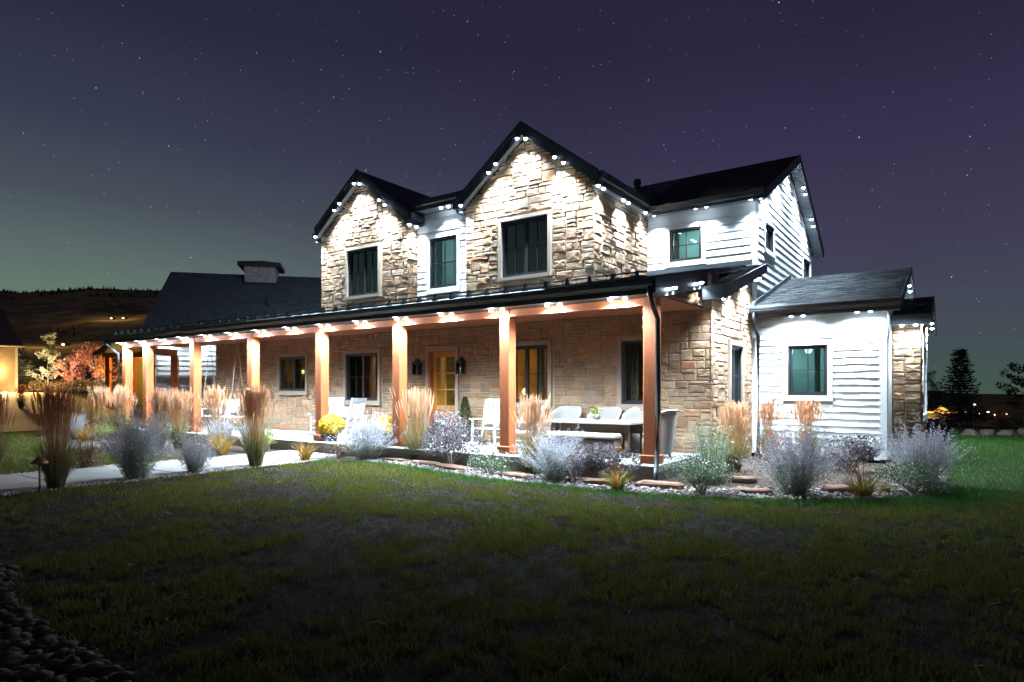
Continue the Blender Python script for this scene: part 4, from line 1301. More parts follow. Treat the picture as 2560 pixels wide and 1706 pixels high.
pillow('pale pillow on the rocker facing out by the door', (-4.43, 1.56, 0.93), (R(-15), 0, R(10)))
pillow('pale pillow on the side-on rocker below the gold-lit window', (-3.10, 1.02, 0.93), (R(-15), 0, R(-74)))

# dining table, chairs and bench
t = thing('dining_table', 'long wooden patio table with pale top on the porch', 'table', (-1.42, 1.08, 0.301))
tt = MB()
for i in range(7):
    y0 = -0.5 + i * 0.1435
    MB().bbox(-0.95, 0.95, y0, y0 + 0.139, 0.625, 0.675, 0.006).build('plank', 'table_wood', t)
MB().box(-0.80, 0.80, -0.36, -0.32, 0.42, 0.622).build('apron', 'table_dark', t)
MB().box(-0.80, 0.80, 0.32, 0.36, 0.42, 0.622).build('apron', 'table_dark', t)
for sx in (-1, 1):
    for sy in (-1, 1):
        MB().bbox(sx * 0.82 - 0.04, sx * 0.82 + 0.04, sy * 0.36 - 0.04, sy * 0.36 + 0.04, 0.0, 0.622, 0.006).build('leg', 'table_dark', t)

def wicker_chair(label, loc, rotz, mat='wicker'):
    t = thing('wicker_chair', label, 'chair', loc, rotz, 'wicker dining chairs')
    m = MB()
    n = 18
    rows = 9
    vs, fs = [], []
    for th in (0.0, 0.028):
        for j in range(rows):
            zf = j / (rows - 1)
            for i in range(n + 1):
                a = -1 + 2 * i / n
                ang = a * R(112)
                top = 0.90 - 0.30 * max(0, abs(a) - 0.30) ** 1.5 / 0.7 ** 1.5
                z = 0.10 + (top - 0.10) * zf
                flare = 0.27 + 0.09 * zf * (1 - abs(a) * 0.5) + th
                vs.append((flare * math.sin(ang) * 1.02, flare * math.cos(ang) * 1.0 + 0.0, z))
    w_ = n + 1
    for s in range(2):
        for j in range(rows - 1):
            for i in range(n):
                a = s * rows * w_ + j * w_ + i
                fs.append((a, a + 1, a + w_ + 1, a + w_))
    o = rows * w_
    for i in range(n):
        fs.append(((rows - 1) * w_ + i, (rows - 1) * w_ + i + 1, o + (rows - 1) * w_ + i + 1, o + (rows - 1) * w_ + i))
    m.add(vs, fs)
    bk = m.build('backrest', mat, t, True)
    MB().tube([vs[o + (rows - 1) * w_ + i] for i in range(n + 1)], 0.024, 7).build('rim', mat, t, True)
    MB().lathe([(0.26, 0.08), (0.275, 0.10), (0.275, 0.38), (0.26, 0.40)], 20).build('seat_base', mat, t, True)
    MB().lathe([(0.22, 0.402), (0.26, 0.415), (0.26, 0.455), (0.22, 0.475)], 20).build('cushion', 'cushion', t, True)
    for sx in (-1, 1):
        for sy in (-1, 1):
            MB().tube([(sx * 0.17, sy * 0.17, 0.10), (sx * 0.20, sy * 0.20, 0.0)], [0.026, 0.018], 7).build('leg', 'table_dark', t)
wicker_chair('pale wicker chair behind the table, left of the potted plant', (-2.60, 1.82, 0.301), R(0))
wicker_chair('pale wicker chair directly behind the small potted plant', (-1.66, 1.82, 0.301), R(0))
wicker_chair('pale wicker chair behind the table next to the corner post', (-0.86, 1.84, 0.301), R(0))
wicker_chair('brown wicker tub chair at the table end behind the corner post', (-0.16, 1.08, 0.301), R(-90))

t = thing('wicker_bench', 'low wicker bench with pale cushion before the patio table', 'bench', (-1.38, 0.42, 0.301))
MB().bbox(-0.72, 0.72, -0.17, 0.17, 0.06, 0.36, 0.03).build('seat_base', 'wicker_brown', t)
MB().bbox(-0.73, 0.73, -0.19, 0.19, 0.365, 0.46, 0.03).build('cushion', 'cushion', t)
for sx in (-1, 1):
    for sy in (-1, 1):
        MB().box(sx * 0.66 - 0.025, sx * 0.66 + 0.025, sy * 0.13 - 0.025, sy * 0.13 + 0.025, 0, 0.06).build('leg', 'table_dark', t)

# hanging swing at the far end of the porch
t = thing('porch_swing', 'white porch swing hanging on ropes at the far end', 'swing', (-15.0, 1.15, 0.301))
for i in range(6):
    MB().box(-0.80, 0.80, -0.28 + i * 0.09, -0.21 + i * 0.09, 0.42, 0.445).build('seat_slat', 'chair_paint', t)
for i in range(13):
    x = -0.74 + i * 0.123
    MB().prism([(x - 0.03, 0.27, 0.46), (x - 0.03, 0.285, 0.46), (x - 0.03, 0.40, 0.92), (x - 0.03, 0.385, 0.92)], (0.06, 0, 0)).build('back_slat', 'chair_paint', t)
MB().box(-0.80, 0.80, 0.375, 0.41, 0.90, 0.96).build('back_rail', 'chair_paint', t)
for s in (-1, 1):
    MB().box(s * 0.80 - 0.03, s * 0.80 + 0.03, -0.30, 0.34, 0.66, 0.69).build('armrest', 'chair_paint', t)
    MB().box(s * 0.80 - 0.02, s * 0.80 + 0.02, -0.27, -0.23, 0.40, 0.66).build('arm_post', 'chair_paint', t)
    for y in (-0.26, 0.30):
        MB().tube([(s * 0.80, y, 0.42), (s * 0.80, 0.02, 2.90)], 0.012, 6).build('rope', 'trunk_bark', t)
pillow('white pillow at the left end of the porch swing', (-15.5, 1.3, 1.0), (R(-14), 0, R(0)), 'pillow', (0.26, 0.24, 0.24))
pillow('white pillow at the right end of the porch swing', (-14.5, 1.3, 1.0), (R(-14), 0, R(0)), 'pillow', (0.26, 0.24, 0.24))

# ------------------------------------------------------------------ plant generators
def quads(P, D, U, L, W):
    """leaf rhombs: base P, along D, side U, length L, width W"""
    n = len(P)
    L = np.broadcast_to(np.asarray(L), (n,))[:, None]
    W = np.broadcast_to(np.asarray(W), (n,))[:, None]
    a = P
    b = P + D * L * 0.45 + U * W * 0.5
    c = P + D * L
    d = P + D * L * 0.45 - U * W * 0.5
    V = np.stack([a, b, c, d], 1).reshape(-1, 3)
    Fq = np.arange(n * 4).reshape(n, 4)
    return V, Fq
def unit(a):
    return a / np.maximum(np.linalg.norm(a, axis=1, keepdims=True), 1e-9)
def rdir(r, n, up=0.0):
    d = r.normal(size=(n, 3))
    d = unit(d)
    d[:, 2] += up
    return unit(d)
def side(r, D):
    s = np.cross(D, r.normal(size=D.shape))
    return unit(s)
def cat(parts):
    Vs, Fs, o = [], [], 0
    for V, Fq in parts:
        Vs.append(V)
        Fs.append(Fq + o)
        o += len(V)
    return np.concatenate(Vs), np.concatenate(Fs)
def strips(P0, az, H, lean, droop, W, r, seg=4):
    """curved blades: base P0 (n,3), azimuth, height, lean and droop -> quads"""
    n = len(P0)
    V = np.zeros((n, (seg + 1) * 2, 3))
    dx, dy = np.cos(az), np.sin(az)
    tw = r.uniform(-0.9, 0.9, n)
    sx, sy = -np.sin(az + tw), np.cos(az + tw)
    for i in range(seg + 1):
        t_ = i / seg
        out_ = lean * t_ + droop * t_ ** 2.4
        z = H * (t_ - 0.42 * droop / np.maximum(H, 0.1) * t_ ** 3)
        w = W * (1 - t_ ** 1.6) * 0.5 + 0.0006
        x = P0[:, 0] + dx * out_
        y = P0[:, 1] + dy * out_
        V[:, 2 * i] = np.stack([x + sx * w, y + sy * w, P0[:, 2] + z], 1)
        V[:, 2 * i + 1] = np.stack([x - sx * w, y - sy * w, P0[:, 2] + z], 1)
    Fq = []
    m = (seg + 1) * 2
    base = np.arange(n)[:, None] * m
    for i in range(seg):
        Fq.append(base + np.array([2 * i, 2 * i + 1, 2 * i + 3, 2 * i + 2]))
    return V.reshape(-1, 3), np.concatenate(Fq)
def disc(r, n, rad):
    a = r.uniform(0, 2 * np.pi, n)
    q = rad * np.sqrt(r.uniform(0, 1, n))
    return np.stack([q * np.cos(a), q * np.sin(a), np.zeros(n)], 1), a

MESH = {}
def reed_meshes(i, dry=False):
    key = ('reed', i)
    if key in MESH:
        return MESH[key]
    r = np.random.default_rng(300 + i)
    P, a = disc(r, 420, 0.13)
    az = a + r.normal(0, 0.5, 420)
    B = strips(P, az, r.uniform(0.45, 1.0, 420), r.uniform(0.05, 0.22, 420), r.uniform(0.05, 0.38, 420), r.uniform(0.007, 0.014, 420), r, 5)
    n = 190
    P, a = disc(r, n, 0.12)
    az = a + r.normal(0, 0.4, n)
    H = r.uniform(1.12, 1.55, n)
    lean = np.abs(r.normal(0.0, 0.15, n)) * (1 + 0.5 * (H < 1.35))
    S = strips(P, az, H, lean, r.uniform(0, 0.05, n), np.full(n, 0.007), r, 4)
    dirs = np.stack([np.cos(az) * lean / H, np.sin(az) * lean / H, np.ones(n)], 1)
    dirs = unit(dirs + r.normal(0, 0.03, (n, 3)))
    tip = P + np.stack([np.cos(az) * lean, np.sin(az) * lean, H], 1)
    Lp = r.uniform(0.26, 0.40, n)
    s1 = side(r, dirs)
    s2 = unit(np.cross(dirs, s1))
    PV, PF = [], []
    for kk in range(2):
        off = r.normal(0, 0.004, (n, 3))
        V, Fq = quads(tip - dirs * (Lp * 0.78)[:, None] + off, dirs, s1 if kk == 0 else s2, Lp, r.uniform(0.020, 0.034, n))
        PV.append(V)
        PF.append(Fq)
    # loose side florets
    m = n * 5
    idx = r.integers(0, n, m)
    tt_ = r.uniform(-0.7, 0.15, m)
    Q = tip[idx] + dirs[idx] * (Lp[idx] * tt_)[:, None] + r.normal(0, 0.006, (m, 3))
    D = unit(dirs[idx] + r.normal(0, 0.45, (m, 3)))
    V, Fq = quads(Q, D, side(r, D), r.uniform(0.025, 0.055, m), 0.009)
    Pl = cat([(PV[0], PF[0]), (PV[1], PF[1]), (V, Fq)])
    MESH[key] = (npmesh('blades', *B, 'reed_blade'), npmesh('stems', *S, 'reed_stem'), npmesh('plumes', *Pl, 'reed_plume'))
    return MESH[key]
def reed(label, x, y, h=1.5, w=1.0, z=0.01, var=None):
    var = random.randrange(4) if var is None else var
    b, s, p_ = reed_meshes(var)
    t = thing('feather_reed_grass', label, 'grass', (x, y, z), random.uniform(0, 6.28), 'feather reed grasses in the beds', (w, w, h / 1.5))
    link('blades', b, t)
    link('stems', s, t)
    link('plumes', p_, t)

def sage_meshes(i):
    key = ('sage', i)
    if key in MESH:
        return MESH[key]
    r = np.random.default_rng(400 + i)
    n = 220
    P, a = disc(r, n, 0.16)
    az = a + r.normal(0, 0.7, n)
    H = r.uniform(0.5, 1.0, n) + 0.22 * (r.uniform(0, 1, n) > 0.86)
    lean = r.uniform(0.03, 0.66, n) * (1.2 - 0.5 * (H > 0.8))
    droop = r.uniform(-0.05, 0.12, n)
    S = strips(P, az, H, lean, droop, np.full(n, 0.008), r, 5)
    def onstem(idx, t_):
        o_ = lean[idx] * t_ + droop[idx] * np.sign(t_) * np.abs(t_) ** 2.4
        return P[idx] + np.stack([np.cos(az[idx]) * o_, np.sin(az[idx]) * o_, H[idx] * (t_ - 0.42 * droop[idx] / H[idx] * t_ ** 3)], 1)
    m = n * 46
    idx = r.integers(0, n, m)
    t_ = r.uniform(0.48, 1.0, m)
    # short side spikes off each stem
    Q = onstem(idx, t_) + r.normal(0, 0.011, (m, 3)) * (1.8 - t_)[:, None]
    D = rdir(r, m, 0.7)
    Fl = quads(Q, D, side(r, D), r.uniform(0.016, 0.038, m), r.uniform(0.007, 0.014, m))
    m = n * 34
    idx = r.integers(0, n, m)
    t_ = r.uniform(0.08, 0.72, m)
    Q = onstem(idx, t_) + r.normal(0, 0.03, (m, 3))
    Q[:, 2] = np.maximum(Q[:, 2], 0.01)
    D = rdir(r, m, 0.35)
    Lf = quads(Q, D, side(r, D), r.uniform(0.02, 0.045, m), r.uniform(0.008, 0.016, m))
    MESH[key] = (npmesh('stems', *S, 'sage_stem'), npmesh('flower_spikes', *Fl, 'sage_flower'), npmesh('leaves', *Lf, 'sage_leaf'))
    return MESH[key]
def sage(label, x, y, h=1.0, w=1.2, z=0.01, var=None):
    var = random.randrange(3) if var is None else var
    s, f, l = sage_meshes(var)
    t = thing('russian_sage', label, 'shrub', (x, y, z), random.uniform(0, 6.28), 'russian sage bushes in the beds', (w / 1.38, w / 1.38, h / 1.08))
    link('stems', s, t)
    link('flower_spikes', f, t)
    link('leaves', l, t)

def blob_shrub(name, label, cat_, x, y, w, h, mat, n, leaf_, seed, z=0.01, group=None, stemmat='trunk_bark', flowers=None, sticks=14, lumps=9, parent=None):
    r = np.random.default_rng(seed)
    t = thing(name, label, cat_, (x, y, z), r.uniform(0, 6.28), group) if parent is None else parent
    z0 = 0.0 if parent is None else z
    c = np.stack([r.normal(0, 0.22, lumps), r.normal(0, 0.22, lumps), r.uniform(0.28, 0.78, lumps)], 1) * np.array([w, w, h])
    rad = r.uniform(0.16, 0.30, lumps)
    idx = r.integers(0, lumps, n)
    d = rdir(r, n)
    q = r.uniform(0.25, 1.0, n) ** 0.4
    P = c[idx] + d * (rad[idx] * q)[:, None] * np.array([w, w, h * 0.95])
    P[:, 2] = np.maximum(P[:, 2], 0.015) + z0
    D = unit(d + r.normal(0, 0.55, (n, 3)) + np.array([0, 0, 0.35]))
    L = r.uniform(leaf_ * 0.7, leaf_ * 1.3, n)
    link('leaves', npmesh('leaves', *quads(P, D, side(r, D), L, L * 0.55), mat), t)
    if sticks:
        sm = MB()
        for i in range(sticks):
            e_ = c[i % lumps] + r.normal(0, 0.05, 3)
            sm.tube([(r.normal(0, 0.03), r.normal(0, 0.03), z0), tuple(e_ * 0.55 + np.array([0, 0, z0])), tuple(e_ + np.array([0, 0, z0]))], [0.010, 0.007, 0.004], 5)
        sm.build('stems', stemmat, t)
    if flowers:
        fm, fn, fs = flowers
        idx = r.integers(0, lumps, fn)
        d = rdir(r, fn, 0.5)
        P = c[idx] + d * rad[idx][:, None] * np.array([w, w, h]) * r.uniform(0.9, 1.08, fn)[:, None]
        P[:, 2] = np.maximum(P[:, 2], 0.05) + z0
        parts = []
        for kk in range(3):
            D = unit(np.cross(d, r.normal(size=d.shape)))
            L = r.uniform(fs * 0.8, fs * 1.25, fn)
            parts.append(quads(P - D * (L / 2)[:, None] + d * 0.004 * kk, D, unit(np.cross(d, D)), L, L * 0.85))
        tag(link('flowers', npmesh('flowers', *cat(parts), fm), t), kind='stuff')
    return t

def lily(label, x, y, w, h, mat, seed, z=0.01, n=150):
    r = np.random.default_rng(seed)
    t = thing('daylily', label, 'plant', (x, y, z), 0, 'daylily clumps in the beds')
    P, a = disc(r, n, w * 0.14)
    az = a + r.normal(0, 0.6, n)
    H = r.uniform(0.55, 1.15, n) * h
    V = strips(P, az, H, r.uniform(0.1, 0.35, n) * w, r.uniform(0.05, 0.42, n) * w, r.uniform(0.010, 0.018, n), r, 6)
    link('leaves', npmesh('leaves', *V, mat), t)
    sm = MB()
    for i in range(5):
        a_ = r.uniform(0, 6.28)
        sm.tube([(0, 0, 0), (0.06 * w * math.cos(a_), 0.06 * w * math.sin(a_), h * 0.6), (0.2 * w * math.cos(a_), 0.2 * w * math.sin(a_), h * 1.12)], 0.004, 5)
    sm.build('stalks', 'reed_stem', t)
    return t

# --- right bed
sage('broad grey sage bush before the wicker bench', -1.22, -0.90, 0.93, 1.25, var=0)
blob_shrub('ninebark_shrub', 'dark-leaved shrub left of the corner post', 'shrub', -0.60, -0.58, 0.95, 0.78, 'dark_leaf', 4200, 0.045, 51, group='dark-leaved shrubs')
blob_shrub('ninebark_shrub', 'tall dark-leaved shrub below the rocker by the door', 'shrub', -3.95, -0.50, 1.2, 1.25, 'dark_leaf', 6500, 0.046, 52, group='dark-leaved shrubs', lumps=13)
blob_shrub('ninebark_shrub', 'dark-leaved shrub against the shingled wing', 'shrub', 2.85, 3.3, 0.95, 0.72, 'dark_leaf', 3600, 0.046, 53, group='dark-leaved shrubs')
t = lily('orange-green daylily with a bloom stalk below the bench', 0.11, -1.20, 0.62, 0.36, 'daylily_green', 61)
fl = MB()
for dx, dz in ((-0.02, 0.60), (0.05, 0.605)):
    fl.lathe([(0.006, 0), (0.020, 0.02), (0.032, 0.055), (0.012, 0.06)], 7, (dx, 0.02, dz))
fl.build('blooms', 'orange_petal', t)
MB().tube([(0, 0, 0), (0.02, 0.02, 0.35), (0.0, 0.02, 0.61)], 0.006, 5).build('bloom_stalk', 'reed_stem', t)
lily('orange-tipped daylily at the right of the gravel edge', 3.38, 0.22, 0.72, 0.42, 'daylily_green', 62)
lily('small rust daylily beside the white-flowered mound', 3.62, 0.85, 0.3, 0.16, 'daylily_leaf', 68, n=70)
blob_shrub('white_aster', 'green mound with white flowers right of the downspout', 'shrub', 1.32, -0.85, 0.98, 0.58, 'green_leaf', 3200, 0.030, 71, group='white-flowered mounds', flowers=('white_petal', 330, 0.030), lumps=14)
blob_shrub('white_aster', 'green mound with white flowers at the right end of bed', 'shrub', 3.98, 1.0, 0.95, 0.48, 'green_leaf', 3000, 0.030, 72, group='white-flowered mounds', flowers=('white_petal', 360, 0.032), lumps=14)
blob_shrub('white_aster', 'small white-flowered mound below the tall dark shrub', 'shrub', -2.62, -0.95, 0.72, 0.46, 'green_leaf', 2000, 0.028, 73, group='white-flowered mounds', flowers=('white_petal', 260, 0.030), lumps=10)
sage('widest grey sage bush before the shingled wing', 2.50, -0.15, 1.08, 1.38, var=1)
sage('grey sage bush at the stone bay, rightmost', 4.02, 2.05, 1.10, 1.30, var=2)
reed('tan reed grass at the stone corner right of the downspout', 0.98, 2.15, 1.30, 0.85, var=0)
reed('narrow tan reed grass below the wing window, left', 1.05, 4.55, 1.32, 0.62, var=1)
reed('narrow tan reed grass below the wing window, right', 1.85, 4.60, 1.34, 0.75, var=2)
reed('tan reed grass between the sage bush and the side-on rocker', -2.02, -0.42, 1.42, 0.8, var=1)
blob_shrub('barberry', 'red-leaved bush before the shingled wing', 'shrub', 1.38, 3.5, 0.75, 0.75, 'red_petal', 420, 0.035, 54, flowers=None, lumps=8)
t = thing('yarrow', 'airy green plant with yellow tips left of the stone corner', 'plant', (0.95, 0.75, 0.01))
r = np.random.default_rng(81)
P, a = disc(r, 130, 0.16)
az = a + r.normal(0, 0.5, 130)
H = r.uniform(0.6, 1.08, 130)
ln = r.uniform(0.05, 0.4, 130)
link('stems', npmesh('stems', *strips(P, az, H, ln, r.uniform(0, .05, 130), np.full(130, 0.009), r, 4), 'green_leaf'), t)
m = 2200
idx = r.integers(0, 130, m)
t_ = r.uniform(0.1, 0.98, m)
Q = P[idx] + np.stack([np.cos(az[idx]) * ln[idx] * t_, np.sin(az[idx]) * ln[idx] * t_, H[idx] * t_], 1) + r.normal(0, 0.018, (m, 3))
D = rdir(r, m, 0.4)
link('leaves', npmesh('leaves', *quads(Q, D, side(r, D), 0.035, 0.012), 'sage_leaf'), t)
tip = P + np.stack([np.cos(az) * ln, np.sin(az) * ln, H], 1)
D = rdir(r, 130, 0.2)
link('flowers', npmesh('flowers', *quads(tip, D, side(r, D), 0.035, 0.03), 'lime_leaf'), t)

# --- middle bed, by the walk
sage('grey sage bush with tall spikes between the two flower pots', -6.35, -0.55, 1.12, 1.55, var=1)
blob_shrub('low_shrub', 'small brown shrub at the walk before the porch edge', 'shrub', -7.15, -0.70, 0.5, 0.48, 'brown_leaf', 900, 0.03, 55, group=None)
reed('tan reed grass before the front door', -5.22, -0.10, 1.55, 0.95, var=3)
# --- left bed
blob_shrub('spirea', 'yellow-green round shrub at the porch edge by the walk', 'shrub', -9.95, -0.62, 0.72, 0.62, 'lime_leaf', 2000, 0.035, 56, group='yellow-green shrubs')
blob_shrub('spirea', 'low yellow-green shrub at the far left bed', 'shrub', -17.35, -1.25, 0.9, 0.55, 'lime_leaf', 1300, 0.04, 57, group='yellow-green shrubs')
blob_shrub('spirea', 'low yellow-green shrub below the far porch posts', 'shrub', -15.6, -0.9, 0.8, 0.45, 'lime_leaf', 1200, 0.04, 58, group='yellow-green shrubs')
lily('bright orange daylily on the right edge of the walk', -7.35, -1.45, 0.62, 0.48, 'daylily_leaf', 63)
lily('bright orange daylily left of the tall grass by the walk', -10.15, -1.75, 0.85, 0.62, 'daylily_leaf', 64)
lily('yellow daylily at the far left bed', -17.3, -1.95, 0.6, 0.5, 'daylily_leaf', 65)
reed('tallest tan reed grass in the middle of the walk edge', -7.28, -2.72, 1.60, 0.92, var=0)
reed('tan reed grass right of the tallest one by the porch', -10.75, -0.60, 1.55, 0.80, var=1)
reed('tan reed grass left of the tallest one before the porch post', -12.15, -0.75, 1.62, 0.85, var=2)
reed('wide tan reed grass before the far porch posts, right half', -12.75, -1.45, 1.55, 0.85, var=3)
reed('wide tan reed grass before the far porch posts, left half', -13.15, -1.75, 1.55, 0.75, var=0)
sage('pale grey sage bush behind the orange daylily', -11.15, -1.15, 0.90, 0.95, var=0)
sage('pale sage bush at the porch under the square window', -10.3, -0.85, 0.85, 0.8, var=2)
blob_shrub('low_shrub', 'brown twiggy shrub under the porch swing', 'shrub', -13.4, -0.70, 0.95, 1.05, 'brown_leaf', 2000, 0.034, 59)
sage('low grey sage bush on the near side of the walk', -7.32, -3.95, 0.78, 0.92, var=1)
sage('large grey sage bush on the near side of the walk', -7.35, -5.0, 1.38, 1.35, var=2)
reed('tan reed grass at the far left porch corner', -18.5, -1.0, 1.66, 0.85, var=1)
reed('tan reed grass in front of the leftmost porch post', -18.3, -0.45, 1.66, 0.85, var=3)
reed('tall tan reed grass beside the path lamp', -7.25, -6.25, 1.55, 0.85, var=2)
reed('tan reed grass cut by the left picture edge', -9.75, -6.35, 1.50, 0.62, var=0)
t = thing('seedhead_plant', 'dark brown dried seedhead plant right of the path lamp grass', 'plant', (-9.95, -4.75, 0.01))
r = np.random.default_rng(82)
P, a = disc(r, 60, 0.14)
az = a + r.normal(0, 0.5, 60)
H = r.uniform(0.35, 0.75, 60)
ln = r.uniform(0.02, 0.14, 60)
link('stems', npmesh('stems', *strips(P, az, H, ln, np.zeros(60), np.full(60, 0.016), r, 3), 'brown_leaf'), t)
m = 900
Q = np.stack([r.normal(0, 0.13, m), r.normal(0, 0.13, m), r.uniform(0.02, 0.4, m)], 1)
D = rdir(r, m, 0.3)
link('leaves', npmesh('leaves', *quads(Q, D, side(r, D), 0.05, 0.02), 'brown_leaf'), t)
blob_shrub('geranium', 'small red-flowered plant at the far left bed', 'plant', -18.1, -1.35, 0.55, 0.75, 'green_leaf', 500, 0.05, 60, flowers=('red_petal', 70, 0.06))
sage('pale sage bush at the far left bed', -18.5, -1.75, 1.0, 0.85, var=0)
reed('small dark grass beyond the drive, far left', -35.3, 2.1, 1.2, 0.7, z=ground_z(-35.3, 2.1), var=1)

# --- pots on the porch
def pot(t, prof, mat, n=20):
    MB().lathe(prof, n).build('pot', mat, t, True)
def mum(label, x, y, seed):
    t = thing('chrysanthemum', label, 'flower pot', (x, y, 0.301), 0, 'pots of yellow chrysanthemums')
    pot(t, [(0.11, 0), (0.13, 0.02), (0.165, 0.24), (0.175, 0.27), (0.15, 0.27), (0.14, 0.22)], 'pot_dark')
    r = np.random.default_rng(seed)
    n = 620
    d = rdir(r, n, 0.25)
    c = np.array([0, 0, 0.38])
    P = c + d * np.array([0.31, 0.31, 0.27]) * r.uniform(0.92, 1.03, n)[:, None]
    keep = P[:, 2] > 0.22
    P, d = P[keep], d[keep]
    n = len(P)
    parts = []
    for kk in range(4):
        D = unit(np.cross(d, r.normal(size=d.shape)) + d * 0.35)
        L = r.uniform(0.045, 0.07, n)
        parts.append(quads(P, D, unit(np.cross(d, D)), L, L * 0.75))
        parts.append(quads(P, -D + d * 0.7, unit(np.cross(d, D)), L, L * 0.75))
    link('flowers', npmesh('flowers', *cat(parts), 'yellow_petal'), t)
    n = 900
    d = rdir(r, n, 0.15)
    P = c + d * np.array([0.28, 0.28, 0.24]) * r.uniform(0.6, 1.0, n)[:, None]
    P[:, 2] = np.maximum(P[:, 2], 0.24)
    D = unit(d + r.normal(0, 0.5, (n, 3)))
    link('leaves', npmesh('leaves', *quads(P, D, side(r, D), 0.05, 0.025), 'green_leaf'), t)
mum('yellow chrysanthemum ball in a dark pot right of the post by the walk', -8.36, 0.12, 91)
mum('yellow chrysanthemum ball half hidden by sage, left of a post', -6.45, 0.15, 92)
t = thing('vase_planter', 'tall white vase with green leaves behind the porch post', 'planter', (-7.55, 1.75, 0.301))
pot(t, [(0.09, 0), (0.13, 0.06), (0.165, 0.22), (0.15, 0.38), (0.10, 0.46), (0.11, 0.50), (0.09, 0.50), (0.08, 0.45)], 'pot_white')
blob_shrub('', '', '', 0, 0, 0.34, 0.34, 'lime_leaf', 260, 0.06, 93, z=0.45, parent=t, sticks=6)
t = thing('flower_planter', 'planter with pale green hydrangea heads and red flowers by the step', 'planter', (-5.55, 1.15, 0.301))
pot(t, [(0.11, 0), (0.14, 0.03), (0.17, 0.27), (0.18, 0.30), (0.15, 0.30), (0.14, 0.25)], 'pot_dark')
blob_shrub('', '', '', 0, 0, 0.5, 0.42, 'lime_leaf', 420, 0.045, 94, z=0.27, parent=t, sticks=6, flowers=('white_petal', 60, 0.05))
r = np.random.default_rng(95)
P = np.stack([r.normal(0.05, 0.14, 46), r.normal(-0.1, 0.1, 46), r.uniform(0.18, 0.42, 46)], 1)
D = rdir(r, 46, 0.2)
link('blossoms', npmesh('blossoms', *quads(P, D, side(r, D), 0.06, 0.05), 'red_petal'), t)
t = thing('potted_conifer', 'small dark potted evergreen right of the front door', 'planter', (-5.55, 1.95, 0.301))
pot(t, [(0.12, 0), (0.15, 0.03), (0.18, 0.30), (0.19, 0.33), (0.16, 0.33), (0.15, 0.28)], 'pot_dark')
r = np.random.default_rng(96)
n = 1500
zz = r.uniform(0, 1, n) ** 1.3
a = r.uniform(0, 6.28, n)
q = 0.24 * (1 - zz) ** 0.8 * r.uniform(0.3, 1.0, n)
P = np.stack([q * np.cos(a), q * np.sin(a), 0.34 + zz * 0.75], 1)
D = unit(np.stack([np.cos(a), np.sin(a), np.full(n, 0.9)], 1))
link('foliage', npmesh('foliage', *quads(P, D, side(r, D), 0.07, 0.018), 'night_leaf'), t)
t = thing('table_pot', 'small round pot with a green succulent on the patio table', 'pot plant', (-1.50, 1.22, 0.977))
pot(t, [(0.04, 0), (0.065, 0.02), (0.08, 0.06), (0.07, 0.10), (0.055, 0.115), (0.045, 0.105)], 'pot_grey', 16)
blob_shrub('', '', '', 0, 0, 0.18, 0.17, 'lime_leaf', 130, 0.05, 97, z=0.09, parent=t, sticks=0)

# path lamp
t = thing('path_lamp', 'copper path lamp with a cone hat beside the walk', 'path lamp', (-7.02, -6.55, 0.0))
MB().tube([(0, 0, 0), (0, 0, 0.47)], 0.014, 10).build('post', 'copper', t, True)
MB().lathe([(0.115, 0.455), (0.118, 0.462), (0.085, 0.505), (0.03, 0.545), (0.008, 0.56), (0.004, 0.56)], 20).build('hat', 'copper', t, True)

# ------------------------------------------------------------------ edging slabs, gravel, boulders
def slabstone(label, x, y, L, W, H, rotz, seed):
    r = random.Random(seed)
    n = 8
    pts = []
    for i in range(n):
        a = 2 * math.pi * (i + r.uniform(-0.3, 0.3)) / n
        ca, sa = math.cos(a), math.sin(a)
        px = math.copysign(abs(ca) ** 0.7, ca) * L / 2 * r.uniform(0.78, 1.08)
        py = math.copysign(abs(sa) ** 0.7, sa) * W / 2 * r.uniform(0.75, 1.12)
        pts.append((px, py))
    vs = [(a * 0.97, b * 0.97, -0.03) for a, b in pts] + [(a * 1.02, b * 1.02, H * 0.45) for a, b in pts] + [(a, b, H * r.uniform(0.6, 0.85)) for a, b in pts] + [(a * 0.86, b * 0.8, H * r.uniform(0.82, 1.12)) for a, b in pts]
    fs = [tuple(range(3 * n, 4 * n))]
    for k_ in range(3):
        for i in range(n):
            j = (i + 1) % n
            fs.append((k_ * n + i, k_ * n + j, (k_ + 1) * n + j, (k_ + 1) * n + i))
    o = MB().add(vs, fs).build('edging_stone', 'sandstone')
    o.location = (x, y, 0.012)
    o.rotation_euler = (0, 0, rotz)
    tag(o, label, 'stone', 'sandstone slabs edging the bed')
slabstone('flat sandstone slab left of the reed grass by the door', -5.75, -0.26, 0.95, 0.32, 0.061, R(-4), 1)
slabstone('flat sandstone slab below the reed grass by the door', -4.75, -0.40, 0.95, 0.32, 0.061, R(-10), 2)
slabstone('flat sandstone slab left of the small white mound', -3.75, -0.68, 1.0, 0.34, 0.068, R(-14), 3)
slabstone('sandstone slab between the white mound and the sage', -2.05, -0.95, 0.75, 0.30, 0.068, R(-10), 4)
slabstone('rust sandstone slab left of the bloom-stalk daylily', -0.42, -0.86, 0.62, 0.30, 0.082, R(4), 5)
slabstone('long flat sandstone slab below the corner post', 0.55, -0.62, 0.80, 0.34, 0.088, R(8), 6)
slabstone('dark red sandstone slab below the stone corner', 1.55, 0.72, 0.5, 0.32, 0.109, R(20), 7)
slabstone('red sandstone slab between the two sage bushes', 1.95, -0.35, 0.55, 0.30, 0.068, R(20), 8)
slabstone('brown sandstone slab left of the right daylily', 3.02, 0.45, 0.55, 0.32, 0.102, R(30), 9)

